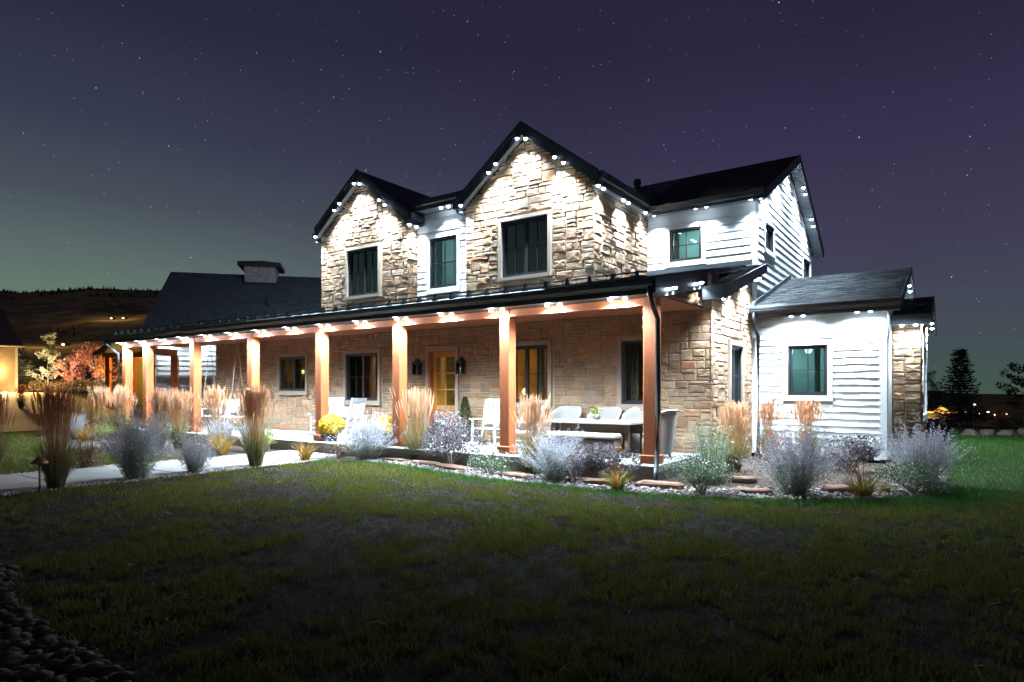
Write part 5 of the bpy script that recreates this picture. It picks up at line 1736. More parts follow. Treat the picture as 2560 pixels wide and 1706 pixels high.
def pip(x, y, poly):
    """vectorised point in polygon"""
    inside_ = np.zeros(len(x), bool)
    n = len(poly)
    j = n - 1
    for i in range(n):
        xi, yi = poly[i]
        xj, yj = poly[j]
        c = ((yi > y) != (yj > y)) & (x < (xj - xi) * (y - yi) / ((yj - yi) if yj != yi else 1e-9) + xi)
        inside_ ^= c
        j = i
    return inside_

ico_v, ico_f = [], []
import bmesh
_bm = bmesh.new()
bmesh.ops.create_icosphere(_bm, subdivisions=1, radius=1.0)
ico_v = np.array([v.co[:] for v in _bm.verts])
ico_f = np.array([[v.index for v in f.verts] for f in _bm.faces])
_bm.free()
def pebbles(name, label, P, smin, smax, seed, mat='pebble'):
    r = np.random.default_rng(seed)
    n = len(P)
    S = r.uniform(smin, smax, n)[:, None] * np.stack([r.uniform(0.8, 1.35, n), r.uniform(0.7, 1.0, n), r.uniform(0.45, 0.75, n)], 1)
    a = r.uniform(0, 6.28, n)
    V = ico_v[None] * (1 + r.uniform(-0.14, 0.14, (n, len(ico_v), 1))) * S[:, None, :]
    ca, sa = np.cos(a)[:, None], np.sin(a)[:, None]
    X = V[..., 0] * ca - V[..., 1] * sa
    Y = V[..., 0] * sa + V[..., 1] * ca
    V = np.stack([X, Y, V[..., 2]], -1) + P[:, None, :] + np.array([0, 0, 1.0]) * (S[:, None, 2:3] * 0.55)
    Fq = (ico_f[None] + (np.arange(n) * len(ico_v))[:, None, None]).reshape(-1, 3)
    o = link(name, npmesh(name, V.reshape(-1, 3), Fq, mat))
    me = o.data
    me.polygons.foreach_set('use_smooth', np.ones(len(me.polygons), bool))
    return tag(o, label, 'gravel', kind='stuff')
r = np.random.default_rng(21)
inner = [(x, y + 0.9) for x, y in LAWN_EDGE[:10]] + [(1.3, -0.1), (1.9, 0.2), (2.5, 0.55), (3.1, 1.1), (3.5, 1.6), (3.8, 2.4), (3.95, 3.6)]
gpoly = LAWN_EDGE[2:18] + inner[::-1][:-2]
n = 13000
x, y = r.uniform(-6.5, 4.7, n), r.uniform(-1.6, 3.4, n)
kmask = pip(x, y, gpoly)
P = np.stack([x[kmask], y[kmask], np.full(kmask.sum(), 0.014)], 1)
pebbles('gravel', 'pale river pebbles between the lawn and the sandstone edging', P, 0.018, 0.036, 22)
P = np.concatenate([np.stack([r.uniform(-7.6, -7.12, 3600), r.uniform(-12, -1.25, 3600), np.full(3600, 0.002)], 1), np.stack([r.uniform(-9.9, -9.62, 1800), r.uniform(-12, -2.6, 1800), np.full(1800, 0.002)], 1)])
pebbles('gravel', 'dim river pebbles along both sides of the walk', P, 0.02, 0.042, 23)
CB = [(-2.3, -8.3), (-1.5, -8.62), (-0.2, -8.75), (0.9, -8.78), (1.3, -9.4), (-2.0, -9.8), (-4.0, -9.0)]
n = 3000
x, y = r.uniform(-4.0, 1.3, n), r.uniform(-9.8, -8.3, n)
kmask = pip(x, y, CB)
P = np.stack([x[kmask], y[kmask], np.full(kmask.sum(), 0.0)], 1)
pebbles('cobbles', 'dark rounded cobbles in the shadow of the near left corner', P, 0.035, 0.065, 24, 'cobble_stone')
# mulch chips: small dark flakes over the bed so that the soil is not flat
n = 9000
x, y = r.uniform(-7.3, 4.6, n), r.uniform(-1.3, 5.2, n)
kmask = pip(x, y, LAWN_EDGE + [(3.0, 9.5), (0.4, 5.3), (0.3, -0.2), (-7.35, -0.2)])
P = np.stack([x[kmask], y[kmask], np.full(kmask.sum(), 0.016)], 1)
D = rdir(r, len(P), 0.1)
D[:, 2] = np.abs(D[:, 2]) * 0.4
D = unit(D)
o = link('mulch_chips', npmesh('mulch_chips', *quads(P, D, side(r, D), r.uniform(0.02, 0.06, len(P)), 0.016), 'brown_leaf'))
tag(o, 'brown mulch chips over the planting bed', 'mulch', kind='stuff')

def boulder(label, x, y, z, s, seed, mat='boulder', group='boulders at the edge of the lawn'):
    bm = bmesh.new()
    bmesh.ops.create_icosphere(bm, subdivisions=3, radius=1.0)
    off = Vector((seed * 3.7, seed * 1.3, 0))
    for v in bm.verts:
        nn = noise.noise(v.co * 1.1 + off) * 0.42 + noise.noise(v.co * 2.6 + off) * 0.16
        v.co = v.co * (1 + nn)
        v.co.x *= s[0]
        v.co.y *= s[1]
        v.co.z = max(v.co.z * s[2], -0.25 * s[2])
    me = bpy.data.meshes.new('boulder')
    bm.to_mesh(me)
    bm.free()
    me.materials.append(MATS[mat])
    o = link('boulder', me, None, (x, y, z + 0.2 * s[2]), seed * 1.1)
    tag(o, label, 'boulder', group)
boulder('low brown boulder behind the rightmost sage bush', 4.95, 17.0, 0, (0.34, 0.24, 0.17), 1)
boulder('small orange boulder left of the spruce foot', 5.42, 17.3, 0, (0.22, 0.2, 0.20), 2)
boulder('dark low boulder in line with the spruce', 6.0, 17.6, 0, (0.26, 0.2, 0.17), 3)
boulder('orange boulder right of the spruce', 6.55, 17.75, 0, (0.26, 0.2, 0.17), 4, 'sandstone')
boulder('largest pale boulder behind the orange one', 6.62, 18.5, 0, (0.28, 0.25, 0.25), 5)
boulder('grey boulder near the right picture edge', 7.3, 18.6, 0, (0.30, 0.22, 0.18), 6)
boulder('pale long slab boulder behind the spruce trunk', 4.3, 27.5, -0.2, (0.8, 0.3, 0.26), 7)
boulder('pale slab boulder right of the lamp post', 5.75, 27.3, -0.2, (0.95, 0.3, 0.33), 8)
boulder('grey slab boulder left of the spruce, behind the sage', 3.0, 26.5, -0.15, (0.85, 0.35, 0.30), 9)

# ------------------------------------------------------------------ lawn blades
def patch(x, y):
    return np.array([noise.noise((a * 0.8, b * 0.8, 3.1)) + 0.75 * noise.noise((a * 2.7, b * 2.7, 7.7)) + 0.5 * noise.noise((a * 7.0, b * 7.0, 1.7)) for a, b in zip(x, y)])
def blades(name, label, P, hmin, hmax, w, mat, seed):
    r = np.random.default_rng(seed)
    n = len(P)
    a = r.uniform(0, 6.28, n)
    D = unit(np.stack([r.normal(0, 0.45, n), r.normal(0, 0.45, n), np.ones(n)], 1))
    H = r.uniform(hmin, hmax, n)[:, None]
    U = np.stack([np.cos(a), np.sin(a), np.zeros(n)], 1)
    V = np.stack([P + U * w / 2, P - U * w / 2, P + D * H], 1).reshape(-1, 3)
    o = link(name, npmesh(name, V, np.arange(3 * n).reshape(n, 3), mat))
    return tag(o, label, 'grass', kind='stuff')
CX_, CY_ = cam.location.x, cam.location.y
def infront(x, y, d0, d1):
    dx, dy = x - CX_, y - CY_
    dep = dx * FW[0] + dy * FW[1]
    lat = dx * RT[0] + dy * RT[1]
    return (dep > d0) & (dep < d1) & (np.abs(lat) < dep * 0.86 + 0.5)
BED = LAWN_EDGE + [(3.0, 9.5), (0.4, 5.3), (0.3, -0.2), (-7.35, -0.2)]
r = np.random.default_rng(31)
def tufts(x, y, per, spread):
    """blade feet gathered in tufts round each centre"""
    n_ = len(x)
    X = np.repeat(x, per) + r.normal(0, spread, n_ * per)
    Y = np.repeat(y, per) + r.normal(0, spread, n_ * per)
    return X, Y
n = 62000
x, y = r.uniform(-7.15, 10.0, n), r.uniform(-9.4, 2.0, n)
m = infront(x, y, 3.0, 40)
x, y = x[m], y[m]
tp = patch(x, y)
tid = r.uniform(0, 1, len(x))
keep = r.uniform(0, 1, len(x)) < np.clip(0.85 - tp * 0.9, 0.5, 1.0)
x, y = x[keep], y[keep]
x, y = tufts(x, y, 13, 0.028)
m = ~pip(x, y, BED) & ~pip(x, y, CB) & ((y < 0) | (x > 3)) & (x > -7.12)
x, y = x[m], y[m]
pt_ = patch(x, y)
# distance to bed edge decides the lush rim
ex = np.array([p_[0] for p_ in LAWN_EDGE])
ey = np.array([p_[1] for p_ in LAWN_EDGE])
ed = np.full(len(x), 9.0)
for i in range(len(ex) - 1):
    ax, ay, bx_, by_ = ex[i], ey[i], ex[i + 1], ey[i + 1]
    tt_ = np.clip(((x - ax) * (bx_ - ax) + (y - ay) * (by_ - ay)) / ((bx_ - ax) ** 2 + (by_ - ay) ** 2), 0, 1)
    ed = np.minimum(ed, np.hypot(x - ax - tt_ * (bx_ - ax), y - ay - tt_ * (by_ - ay)))
lush_bias = np.clip((x - 2.0) / 3.0, 0, 1) * 0.9
wet = (0.42 - ed) * 1.6 + lush_bias + pt_ * 0.25 + r.normal(0, 0.10, len(x))
dry = pt_ + r.normal(0, 0.16, len(x)) - np.clip(0.5 - ed, 0, 1) - lush_bias * 0.6
lush = wet > 0.22
isdry = (~lush) & (dry > 0.0)
mid = ~lush & ~isdry
z0 = np.zeros(len(x))
PP = np.stack([x, y, z0], 1)
blades('lawn_grass', 'patchy olive lawn before the house', PP[mid], 0.025, 0.072, 0.009, 'grass_blade', 1)
sel = isdry
blades('dry_grass', 'thin grey-brown patches in the lawn', PP[sel], 0.012, 0.034, 0.008, 'grass_dry', 2)
blades('lush_grass', 'deep green rim of lawn along the bed', PP[lush], 0.03, 0.085, 0.009, 'grass_lush', 3)
n = 150000
x, y = r.uniform(4.4, 16, n), r.uniform(1.0, 22, n)
m = infront(x, y, 6, 40) & ~pip(x, y, BED)
x, y = x[m], y[m]
blades('side_lawn', 'green lawn right of the house', np.stack([x, y, np.zeros(len(x))], 1), 0.035, 0.08, 0.013, 'grass_lush', 4)
n = 110000
x, y = r.uniform(-24.4, -9.9, n), r.uniform(-9, -1.6, n)
LB = [(-9.75, -0.2), (-9.75, -2.6), (-12.5, -3.2), (-16.5, -3.0), (-20.5, -2.2), (-23.5, -0.2)]
m = infront(x, y, 6, 40) & ~pip(x, y, LB)
x, y = x[m], y[m]
blades('west_lawn', 'lawn between the walk and the drive', np.stack([x, y, np.zeros(len(x))], 1), 0.03, 0.07, 0.014, 'grass_blade', 5)

# straws and fallen twigs lying on the lawn
sm = MB()
rs_ = random.Random(44)
for i in range(140):
    x0, y0 = rs_.uniform(-6, 8), rs_.uniform(-8.2, -1.8)
    a = rs_.uniform(0, 6.28)
    l = rs_.uniform(0.04, 0.16)
    sm.tube([(x0, y0, 0.05), (x0 + l * 0.5 * math.cos(a), y0 + l * 0.5 * math.sin(a), 0.062 + rs_.uniform(0, 0.02)), (x0 + l * math.cos(a + 0.4), y0 + l * math.sin(a + 0.4), 0.05)], 0.0035, 4)
tag(sm.build('straw', 'sagebrush_leaf'), 'pale straws and twigs scattered on the lawn', 'straw', kind='stuff')

# ------------------------------------------------------------------ garage behind the porch, turned 42 degrees
A42 = R(42)
rv = Vector((math.sin(A42), math.cos(A42), 0))      # along its ridge
pv = Vector((-math.cos(A42), math.sin(A42), 0))     # away from the camera
E0 = Vector((-21.78, 1.78, 0))
garage = thing('garage', 'garage with a large dark roof and stone chimney behind the porch', 'garage')
def G(t_, s, z):
    return E0 + rv * t_ + pv * s + Vector((0, 0, z))
GWALL = Wall(G(0.4, 0.4, 0), rv, -pv)
gz = lambda s: 4.06 + 0.744 * s
gw_ = panel('stone_base', GWALL, 0, 9.0, -0.1, 2.13, [], 'mortar', garage)
ashlar(GWALL, gw_, 0.0, 3.6, 0.05, 2.10, [], None, seed=61, rough=1.0, gu=0.11, gv=0.1)
gs_ = panel('siding_wall', GWALL, 0, 9.0, 2.135, 4.2, [], 'white_siding', garage)
lap(GWALL, gs_, 0.08, 3.6, 2.2, 4.0, [], 0.2)
m = MB()
wbox(m, GWALL, 0, 3.7, 2.10, 2.19, 0, 0.07)
m.build('ledge', 'limestone', garage)
m = MB().prism([G(0.4, 0.4, -0.1), G(0.4, 0.4, gz(0.4) - 0.15), G(0.4, 3.9, gz(3.9) - 0.15), G(0.4, 7.4, gz(0.4) - 0.15), G(0.4, 7.4, -0.1)], rv * 0.12)
m.build('end_wall', 'white_siding', garage)
gr = MB().prism([G(0, 0, gz(0)), G(9.6, 0, gz(0)), G(9.6, 3.9, gz(3.9)), G(0, 3.9, gz(3.9))], (0, 0, -0.16))
g2 = MB().prism([G(9.6, 7.8, gz(0)), G(0, 7.8, gz(0)), G(0, 3.9, gz(3.9)), G(9.6, 3.9, gz(3.9))], (0, 0, -0.16))
gr.add(g2.v, g2.f)
groof = gr.build('roof', 'roof_dark', garage)
m = MB().prism([G(0.0, -0.03, gz(0) + 0.01), G(9.6, -0.03, gz(0) + 0.01), G(9.6, -0.03, gz(0) - 0.2), G(0.0, -0.03, gz(0) - 0.2)], pv * 0.028)
m.build('fascia', 'fascia', groof)
# chimney
CF = Wall(G(3.25, 3.15, 0), rv, -pv)
CS = Wall(G(4.57, 3.15, 0), pv, rv)
m = MB()
wbox(m, CF, 0, 1.32, 6.1, 7.20, -1.25, 0)
chim = m.build('chimney', 'mortar', garage)
ashlar(CF, chim, 0, 1.34, 6.46, 7.18, [], None, seed=62, rough=0.8, gu=0.11, gv=0.11)
ashlar(CS, chim, -0.02, 1.25, 6.46, 7.18, [], lambda u, v: v > gz(3.15 + u) - 0.05, seed=63, rough=0.8, gu=0.11, gv=0.11)
m = MB()
wbox(m, CF, -0.03, 1.36, 6.36, 6.50, -0.2, 0.06)
m.build('flashing', 'dark_metal', chim)
o_ = 0.26
q = [CF.pt(-o_, 7.24, o_), CF.pt(1.32 + o_, 7.24, o_), CF.pt(1.32 + o_, 7.24, -1.25 - o_), CF.pt(-o_, 7.24, -1.25 - o_)]
cap = MB().add([p_ + Vector((0, 0, -0.03)) for p_ in q] + [p_ + Vector((0, 0, 0.15)) for p_ in q] + [CF.pt(0.66, 7.62, -0.62)],
               [(3, 2, 1, 0), (0, 1, 5, 4), (1, 2, 6, 5), (2, 3, 7, 6), (3, 0, 4, 7), (4, 5, 8), (5, 6, 8), (6, 7, 8), (7, 4, 8)])
cap.build('chimney_cap', 'dark_metal', chim)
v1 = G(4.5, 1.55, gz(1.55) - 0.05)
MB().tube([v1, v1 + Vector((0, 0, 0.45)), v1 + Vector((0, 0, 0.50))], [0.04, 0.04, 0.06], 8).build('vent_pipe', 'rail_metal', groof)
GSM = [s_.mesh('stone', 'cool_lit_stone') for s_ in SV]
lay_stones(garage, 160, GSM, 'cool_lit_stone')
for u in (0.25, 0.55, 1.6, 1.9):
    c = GWALL.pt(u, 3.86, 0.28)
    led(c.x, c.y, c.z, 0.3, garage)
# covered link between porch and garage: two posts and a beam
link_ = thing('covered_walkway', 'cedar posts and beam linking the porch to the garage', 'walkway', (0, 0, 0))
def turned_post(x, y, z1, w_=0.24):
    b = MB().bbox(-w_ / 2, w_ / 2, -w_ / 2, w_ / 2, 0.0, z1, 0.01)
    o = b.build('post', 'cedar_upright', link_)
    o.location = (x, y, 0.30)
    o.rotation_euler = (0, 0, -A42)
    return o
MB().bbox(-21.6, -19.76, 0.6, 3.2, 0.17, 0.298, 0.014).build('landing', 'concrete', link_)
a_, b_ = Vector((-20.15, 1.35, 0)), Vector((-20.55, 2.45, 0))
turned_post(a_.x, a_.y, 2.62)
turned_post(b_.x, b_.y, 2.62)
MB().prism([a_ + Vector((-0.1, -0.1, 2.93)), a_ + Vector((0.1, -0.1, 2.93)), b_ + Vector((0.1, 0.05, 2.93)), b_ + Vector((-0.1, 0.05, 2.93))], (0, 0, 0.24)).build('beam', 'cedar_beam', link_)

# ------------------------------------------------------------------ trees
def leaf_cloud(r, centers, rad, n, size, flat=1.0):
    idx = r.integers(0, len(centers), n)
    d = rdir(r, n)
    P = centers[idx] + d * (rad[idx] * r.uniform(0.3, 1.0, n) ** 0.5)[:, None] * np.array([1, 1, flat])
    D = rdir(r, n, -0.1)
    L = r.uniform(size * 0.7, size * 1.3, n)
    return quads(P, D, side(r, D), L, L * 0.75)
def deciduous(name, label, x, y, z, h, w, mat, seed, n=2600, size=0.10, trunk_h=0.28, cone=0.0, trunks=1, group=None, mat2=None, bark='trunk_bark'):
    r = np.random.default_rng(seed)
    t = thing(name, label, 'tree', (x, y, z), 0, group)
    tm = MB()
    cs, rd = [], []
    for k_ in range(trunks):
        ox = (k_ - (trunks - 1) / 2) * 0.22 * w if trunks > 1 else 0
        lean = r.normal(0, 0.03, 2) * h + np.array([ox * 0.8, 0])
        top = np.array([ox * 0.35 + lean[0], lean[1], h * 0.93])
        base = np.array([ox * 0.35, r.normal(0, 0.05), 0])
        tm.tube([base, base * 0.6 + top * 0.4 + r.normal(0, 0.03, 3), top], [0.028 * h * 0.5, 0.018 * h * 0.5, 0.008], 7)
        nb = 16 if trunks == 1 else 9
        for i in range(nb):
            f = trunk_h + (1 - trunk_h) * (i + r.uniform(0, 0.9)) / nb
            f = min(f, 0.98)
            p0 = base + (top - base) * f
            a = r.uniform(0, 6.28)
            fall = (1 - (f - trunk_h) / (1 - trunk_h)) if cone else math.sin(math.pi * min(1, 0.18 + (f - trunk_h) / (1 - trunk_h) * 0.78))
            ln_ = w * 0.5 * (0.22 + 0.85 * fall) * r.uniform(0.75, 1.12)
            p1 = p0 + np.array([math.cos(a) * ln_, math.sin(a) * ln_, ln_ * r.uniform(0.25, 0.75)])
            p1[2] = min(p1[2], h * 1.0)
            tm.tube([p0, (p0 + p1) / 2 + np.array([0, 0, 0.05 * ln_]), p1], [0.012 * h * 0.4, 0.008 * h * 0.4, 0.004], 5)
            for q_ in (0.45, 0.75, 1.0):
                cs.append(p0 + (p1 - p0) * q_)
                rd.append(w * 0.085 * r.uniform(0.7, 1.5))
        cs.append(top)
        rd.append(w * 0.07)
    tm.build('trunk', bark, t)
    cs, rd = np.array(cs), np.array(rd)
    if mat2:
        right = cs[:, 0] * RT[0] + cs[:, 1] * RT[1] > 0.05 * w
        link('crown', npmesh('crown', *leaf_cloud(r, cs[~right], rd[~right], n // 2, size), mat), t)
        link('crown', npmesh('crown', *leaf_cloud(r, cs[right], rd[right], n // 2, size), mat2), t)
    else:
        link('crown', npmesh('crown', *leaf_cloud(r, cs, rd, n, size), mat), t)
    return t

def conifer(name, label, x, y, z, h, w, seed, mat='spruce_needle', n_whorl=24, clear=0.14, group=None):
    r = np.random.default_rng(seed)
    t = thing(name, label, 'tree', (x, y, z), 0, group)
    tm = MB()
    tm.tube([(0, 0, 0), (0.02, 0, h * 0.5), (0, 0, h)], [0.035 * h * 0.45, 0.02 * h * 0.45, 0.006], 8)
    Ps, Ds, Ls = [], [], []
    for i in range(n_whorl):
        f = clear + (1 - clear) * (i / n_whorl) ** 0.95
        nb = r.integers(6, 9)
        L = w * 0.5 * (1 - (f - clear) / (1 - clear)) ** 0.8 * r.uniform(0.85, 1.15) + 0.04 * w
        a0 = r.uniform(0, 6.28)
        for j in range(nb):
            a = a0 + 6.283 * j / nb + r.normal(0, 0.15)
            l = L * r.uniform(0.7, 1.12)
            p0 = np.array([0, 0, f * h])
            sag = -0.22 * (1 - f) + 0.25 * f
            p1 = p0 + np.array([math.cos(a) * l * 0.6, math.sin(a) * l * 0.6, l * (sag - 0.03)])
            p2 = p0 + np.array([math.cos(a) * l, math.sin(a) * l, l * (sag + 0.10)])
            tm.tube([p0, p1, p2], [0.010 * h * 0.5, 0.006 * h * 0.5, 0.003], 4)
            m_ = max(5, int(16 * l / (w * 0.5)))
            for q_ in range(m_):
                s_ = (q_ + 0.5) / m_
                pc = p0 + (p1 - p0) * (s_ / 0.6) if s_ < 0.6 else p1 + (p2 - p1) * ((s_ - 0.6) / 0.4)
                out_d = np.array([math.cos(a), math.sin(a), 0.15])
                sd = np.array([-math.sin(a), math.cos(a), 0.0])
                for sg in (-1, 0, 1):
                    Ps.append(pc + r.normal(0, 0.008 * h, 3) * np.array([1, 1, 0.6]))
                    Ds.append(out_d * 0.8 + sd * sg * 0.9 + r.normal(0, 0.25, 3))
                    Ls.append(w * 0.10 * r.uniform(0.6, 1.2))
    tm.build('trunk', 'trunk_bark', t)
    Ps, Ds, Ls = np.array(Ps), unit(np.array(Ds)), np.array(Ls)
    link('crown', npmesh('crown', *quads(Ps, Ds, side(r, Ds), Ls, Ls * 0.36), mat), t)
    return t

conifer('spruce_tree', 'dark spruce standing alone on the right lawn', 4.72, 25.84, -0.25, 3.75, 1.75, 11, 'spruce_needle', 27)
deciduous('young_tree', 'leafy tree cut by the right picture edge', 6.75, 20.4, -0.05, 2.7, 1.5, 'night_leaf', 12, 3000, 0.075, 0.30)
deciduous('young_tree', 'thin tree just behind the stone bay', 2.95, 38.0, ground_z(2.95, 38), 3.4, 1.7, 'night_leaf', 13, 1400, 0.085, 0.25)
gL = lambda x, y: ground_z(x, y) - 0.02
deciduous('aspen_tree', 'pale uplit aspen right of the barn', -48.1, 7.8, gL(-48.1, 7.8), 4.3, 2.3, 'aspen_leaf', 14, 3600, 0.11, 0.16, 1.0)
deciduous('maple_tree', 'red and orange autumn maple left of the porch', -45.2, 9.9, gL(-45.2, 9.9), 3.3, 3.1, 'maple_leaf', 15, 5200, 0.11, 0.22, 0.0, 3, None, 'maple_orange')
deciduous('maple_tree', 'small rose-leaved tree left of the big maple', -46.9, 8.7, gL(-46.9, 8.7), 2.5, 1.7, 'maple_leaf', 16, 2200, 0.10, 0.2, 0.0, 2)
conifer('spruce_tree', 'pale lit spruce hidden by the barn corner', -51.5, 7.2, gL(-51.5, 7.2), 3.3, 2.4, 17, 'aspen_leaf', 18, 0.05)  # lamplight put into the needles as a pale leaf colour
conifer('spruce_tree', 'yellow-lit spruce left of the porch post', -42.9, 10.5, gL(-42.9, 10.5), 2.2, 1.4, 18, 'lime_leaf', 14, 0.04)  # yellow light put into the needle colour
# dry shrubs along the drive
rs_ = random.Random(3)
where = ['beside the barn', 'under the aspen, left', 'under the aspen, right', 'between aspen and maple', 'left of the maple', 'under the maple', 'right of the maple', 'nearest the porch post', 'behind the aspen', 'behind the maple']
for i in range(10):
    f = i / 7 if i < 8 else (0.3, 0.7)[i - 8]
    x = -45.6 + 5.2 * f + (0 if i < 8 else -2.5)
    y = 5.9 + 3.6 * f + (0 if i < 8 else 2.2) + rs_.uniform(-0.3, 0.3)
    blob_shrub('sagebrush', 'tan dry shrub ' + where[i], 'shrub', x, y, rs_.uniform(1.3, 1.9), rs_.uniform(0.7, 1.15), 'sagebrush_leaf', 1100, 0.085, 700 + i, z=gL(x, y), group='dry shrubs along the drive')
# two ground spotlights under the trees
def uplight(label, x, y, power, target):
    t = thing('ground_spotlight', label, 'spotlight', (x, y, gL(x, y)), 0, 'ground spotlights under the trees')
    MB().lathe([(0.05, 0.0), (0.07, 0.02), (0.08, 0.16), (0.06, 0.17)], 12).build('housing', 'dark_metal', t)
    MB().lathe([(0.05, 0.165), (0.055, 0.172), (0.02, 0.185)], 12).build('lens', 'candle_glow', t)
    d = Vector(target) - Vector((x, y, gL(x, y)))
    spot(t, (0, 0, 0.25), power, (1.0, 0.86, 0.58), 110, 0.9, 0.05, d)
uplight('ground spotlight at the foot of the aspen', -46.0, 6.4, 1700, (-48.0, 7.8, 4.2))
uplight('ground spotlight at the foot of the maple', -43.6, 8.4, 1100, (-45.3, 9.9, 3.4))
uplight('ground spotlight at the foot of the rose tree', -45.4, 7.6, 500, (-46.8, 8.7, 3.0))

# ------------------------------------------------------------------ barn at the left edge
barn = thing('barn', 'pale sided barn with a metal roof and bright lamp, far left', 'barn')
BZ = 1.25
RAY = Vector((FW[0] - 0.79 * RT[0], FW[1] - 0.79 * RT[1], 0)).normalized()
BU = Vector((RAY.y, -RAY.x, 0))
bc = Vector((-45.17, 4.99, 0))
BWL = Wall(bc - BU * 6.0, BU, -RAY)      # u = 6 is the right corner
bp_ = panel('front_wall', BWL, 0, 6.0, BZ - 0.3, 4.45, [], 'barn_siding', barn)
lap(BWL, bp_, 0.0, 5.9, BZ + 0.25, 4.35, [], 0.17, mat='barn_siding')
m = MB()
wbox(m, BWL, 5.9, 6.03, BZ - 0.1, 4.4, 0, 0.05)
m.build('corner_board', 'white_paint', barn)
m = MB()
wbox(m, BWL, 0, 6.02, BZ - 0.2, BZ + 0.25, 0, 0.06)
m.build('plinth', 'sandstone', barn)
m = MB()
wbox(m, BWL, 5.85, 6.0, BZ - 0.3, 4.4, -5.0, -0.14)
m.build('side_wall', 'barn_siding', barn)
nF = RAY
def Bp(u, d, z):
    return BWL.o + BU * u + nF * d + Vector((0, 0, z))
br2 = MB().prism([Bp(-1, -0.45, 4.42), Bp(6.35, -0.45, 4.42), Bp(5.25, 2.6, 6.95), Bp(-1, 2.6, 6.95)], (0, 0, -0.1))
brf = br2.build('roof', 'metal_roof', barn)
for i in range(9):
    u = 0.6 + i * 0.62
    if u < 5.9:
        a, b = Bp(u, -0.45, 4.43), Bp(min(u, 5.2) if u < 5.2 else 5.2 + (u - 5.2) * 0.1, 2.6, 6.96)
        MB().tube([a, b], 0.025, 4).build('seam', 'metal_roof', brf)
MB().tube([Bp(-1, -0.5, 4.40), Bp(6.4, -0.5, 4.40)], 0.06, 6).build('gutter', 'white_paint', brf)
lp = Bp(5.05, -0.45, 2.85)
lmp = MB().lathe([(0.03, -0.16), (0.13, -0.13), (0.15, 0.0), (0.10, 0.13), (0.04, 0.16)], 12)
lmp = MB().add([Vector(v) + lp for v in lmp.v], lmp.f).build('wall_lamp', 'amber_glow', barn)
MATS['amber_glow'].cycles.emission_sampling = 'NONE'
point(lmp, lp - RAY * 0.9, 45, (1.0, 0.64, 0.26), 0.12)
spot(lmp, lp - RAY * 0.5, 2600, (1.0, 0.62, 0.24), 150, 0.8, 0.1, -RAY * 0.75 + Vector((0, 0, -0.8)))
lp2 = Bp(4.5, -0.45, 2.85)
lm2 = MB().lathe([(0.03, -0.16), (0.13, -0.13), (0.15, 0.0), (0.10, 0.13), (0.04, 0.16)], 12)
lm2 = MB().add([Vector(v) + lp2 for v in lm2.v], lm2.f).build('wall_lamp', 'amber_glow', barn)
point(lm2, lp2 - RAY * 0.9, 45, (1.0, 0.60, 0.22), 0.12)
spot(lm2, lp2 - RAY * 0.5, 2600, (1.0, 0.60, 0.22), 150, 0.8, 0.1, -RAY * 0.6 + BU * 0.6 + Vector((0, 0, -0.55)))

# ------------------------------------------------------------------ lit timber pavilion seen between the far porch posts
pav = thing('timber_pavilion', 'timber frame pavilion glowing yellow between the far porch posts', 'pavilion', (-33.6, 7.0, ground_z(-33.6, 7.0)), R(34.85))
for x in (-1.6, 1.6):
    for y in (0, 2.6):
        MB().bbox(x - 0.12, x + 0.12, y - 0.12, y + 0.12, -0.1, 3.0, 0.01).build('post', 'cedar_upright', pav)
    MB().prism([(x * 0.93, -0.06, 2.15), (x * 0.93, 0.06, 2.15), (x * 0.45, 0.06, 2.95), (x * 0.45, -0.06, 2.95)], (0.13 * (1 if x < 0 else -1), 0, 0)).build('brace', 'cedar_upright', pav)
MB().bbox(-1.9, 1.9, -0.12, 0.12, 3.0, 3.28, 0.01).build('beam', 'cedar_beam', pav)
MB().bbox(-1.9, 1.9, 2.48, 2.72, 3.0, 3.28, 0.01).build('beam', 'cedar_beam', pav)
for s in (-1, 1):
    MB().prism([(0, -0.5, 4.5), (s * 2.2, -0.5, 3.25), (s * 2.2, 3.1, 3.25), (0, 3.1, 4.5)], (0, 0, -0.12)).build('roof', 'roof_dark', pav)
MB().box(-1.5, 1.5, 2.5, 2.6, 0, 3.0).build('back_wall', 'aspen_leaf', pav)
MB().box(-1.5, 1.5, 0.2, 2.5, -0.05, 0.02).build('floor', 'concrete', pav)
pl_ = MB().lathe([(0.03, 2.55), (0.10, 2.6), (0.10, 2.75), (0.03, 2.8)], 10, (0, 1.2, 0)).build('hanging_lamp', 'amber_glow', pav)
MB().tube([(0, 1.2, 2.78), (0, 1.2, 4.35)], 0.01, 5).build('lamp_rod', 'dark_metal', pav)
point(pl_, (0, 1.0, 2.5), 260, (1.0, 0.62, 0.10), 0.1)

# ------------------------------------------------------------------ valley on the right: fence, lit cottage, lamps
def ray_pt(px_, dep):
    a_ = (px_ - 1280) / 1587.0
    return Vector((CX_ + dep * (FW[0] + a_ * RT[0]), CY_ + dep * (FW[1] + a_ * RT[1]), 0))
fen = thing('picket_fence', 'dark picket fence with warm light behind its gaps', 'fence')
fa, fb = ray_pt(2296, 100), ray_pt(2470, 101)
fa.z = fb.z = -3.35
fd = (fb - fa)
n = 60
for i in range(n):
    c = fa + fd * (i / (n - 1))
    u = fd.normalized() * 0.062
    MB().prism([c - u, c + u, c + u + Vector((0, 0, 1.35)), c + Vector((0, 0, 1.43)), c - u + Vector((0, 0, 1.35))], (0.02, -0.03, 0)).build('picket', 'fence_wood', fen)
for z in (0.3, 1.1):
    MB().tube([fa + Vector((0, 0.06, z)), fb + Vector((0, 0.06, z))], 0.045, 4).build('rail', 'fence_wood', fen)
cp = ray_pt(2356, 200)
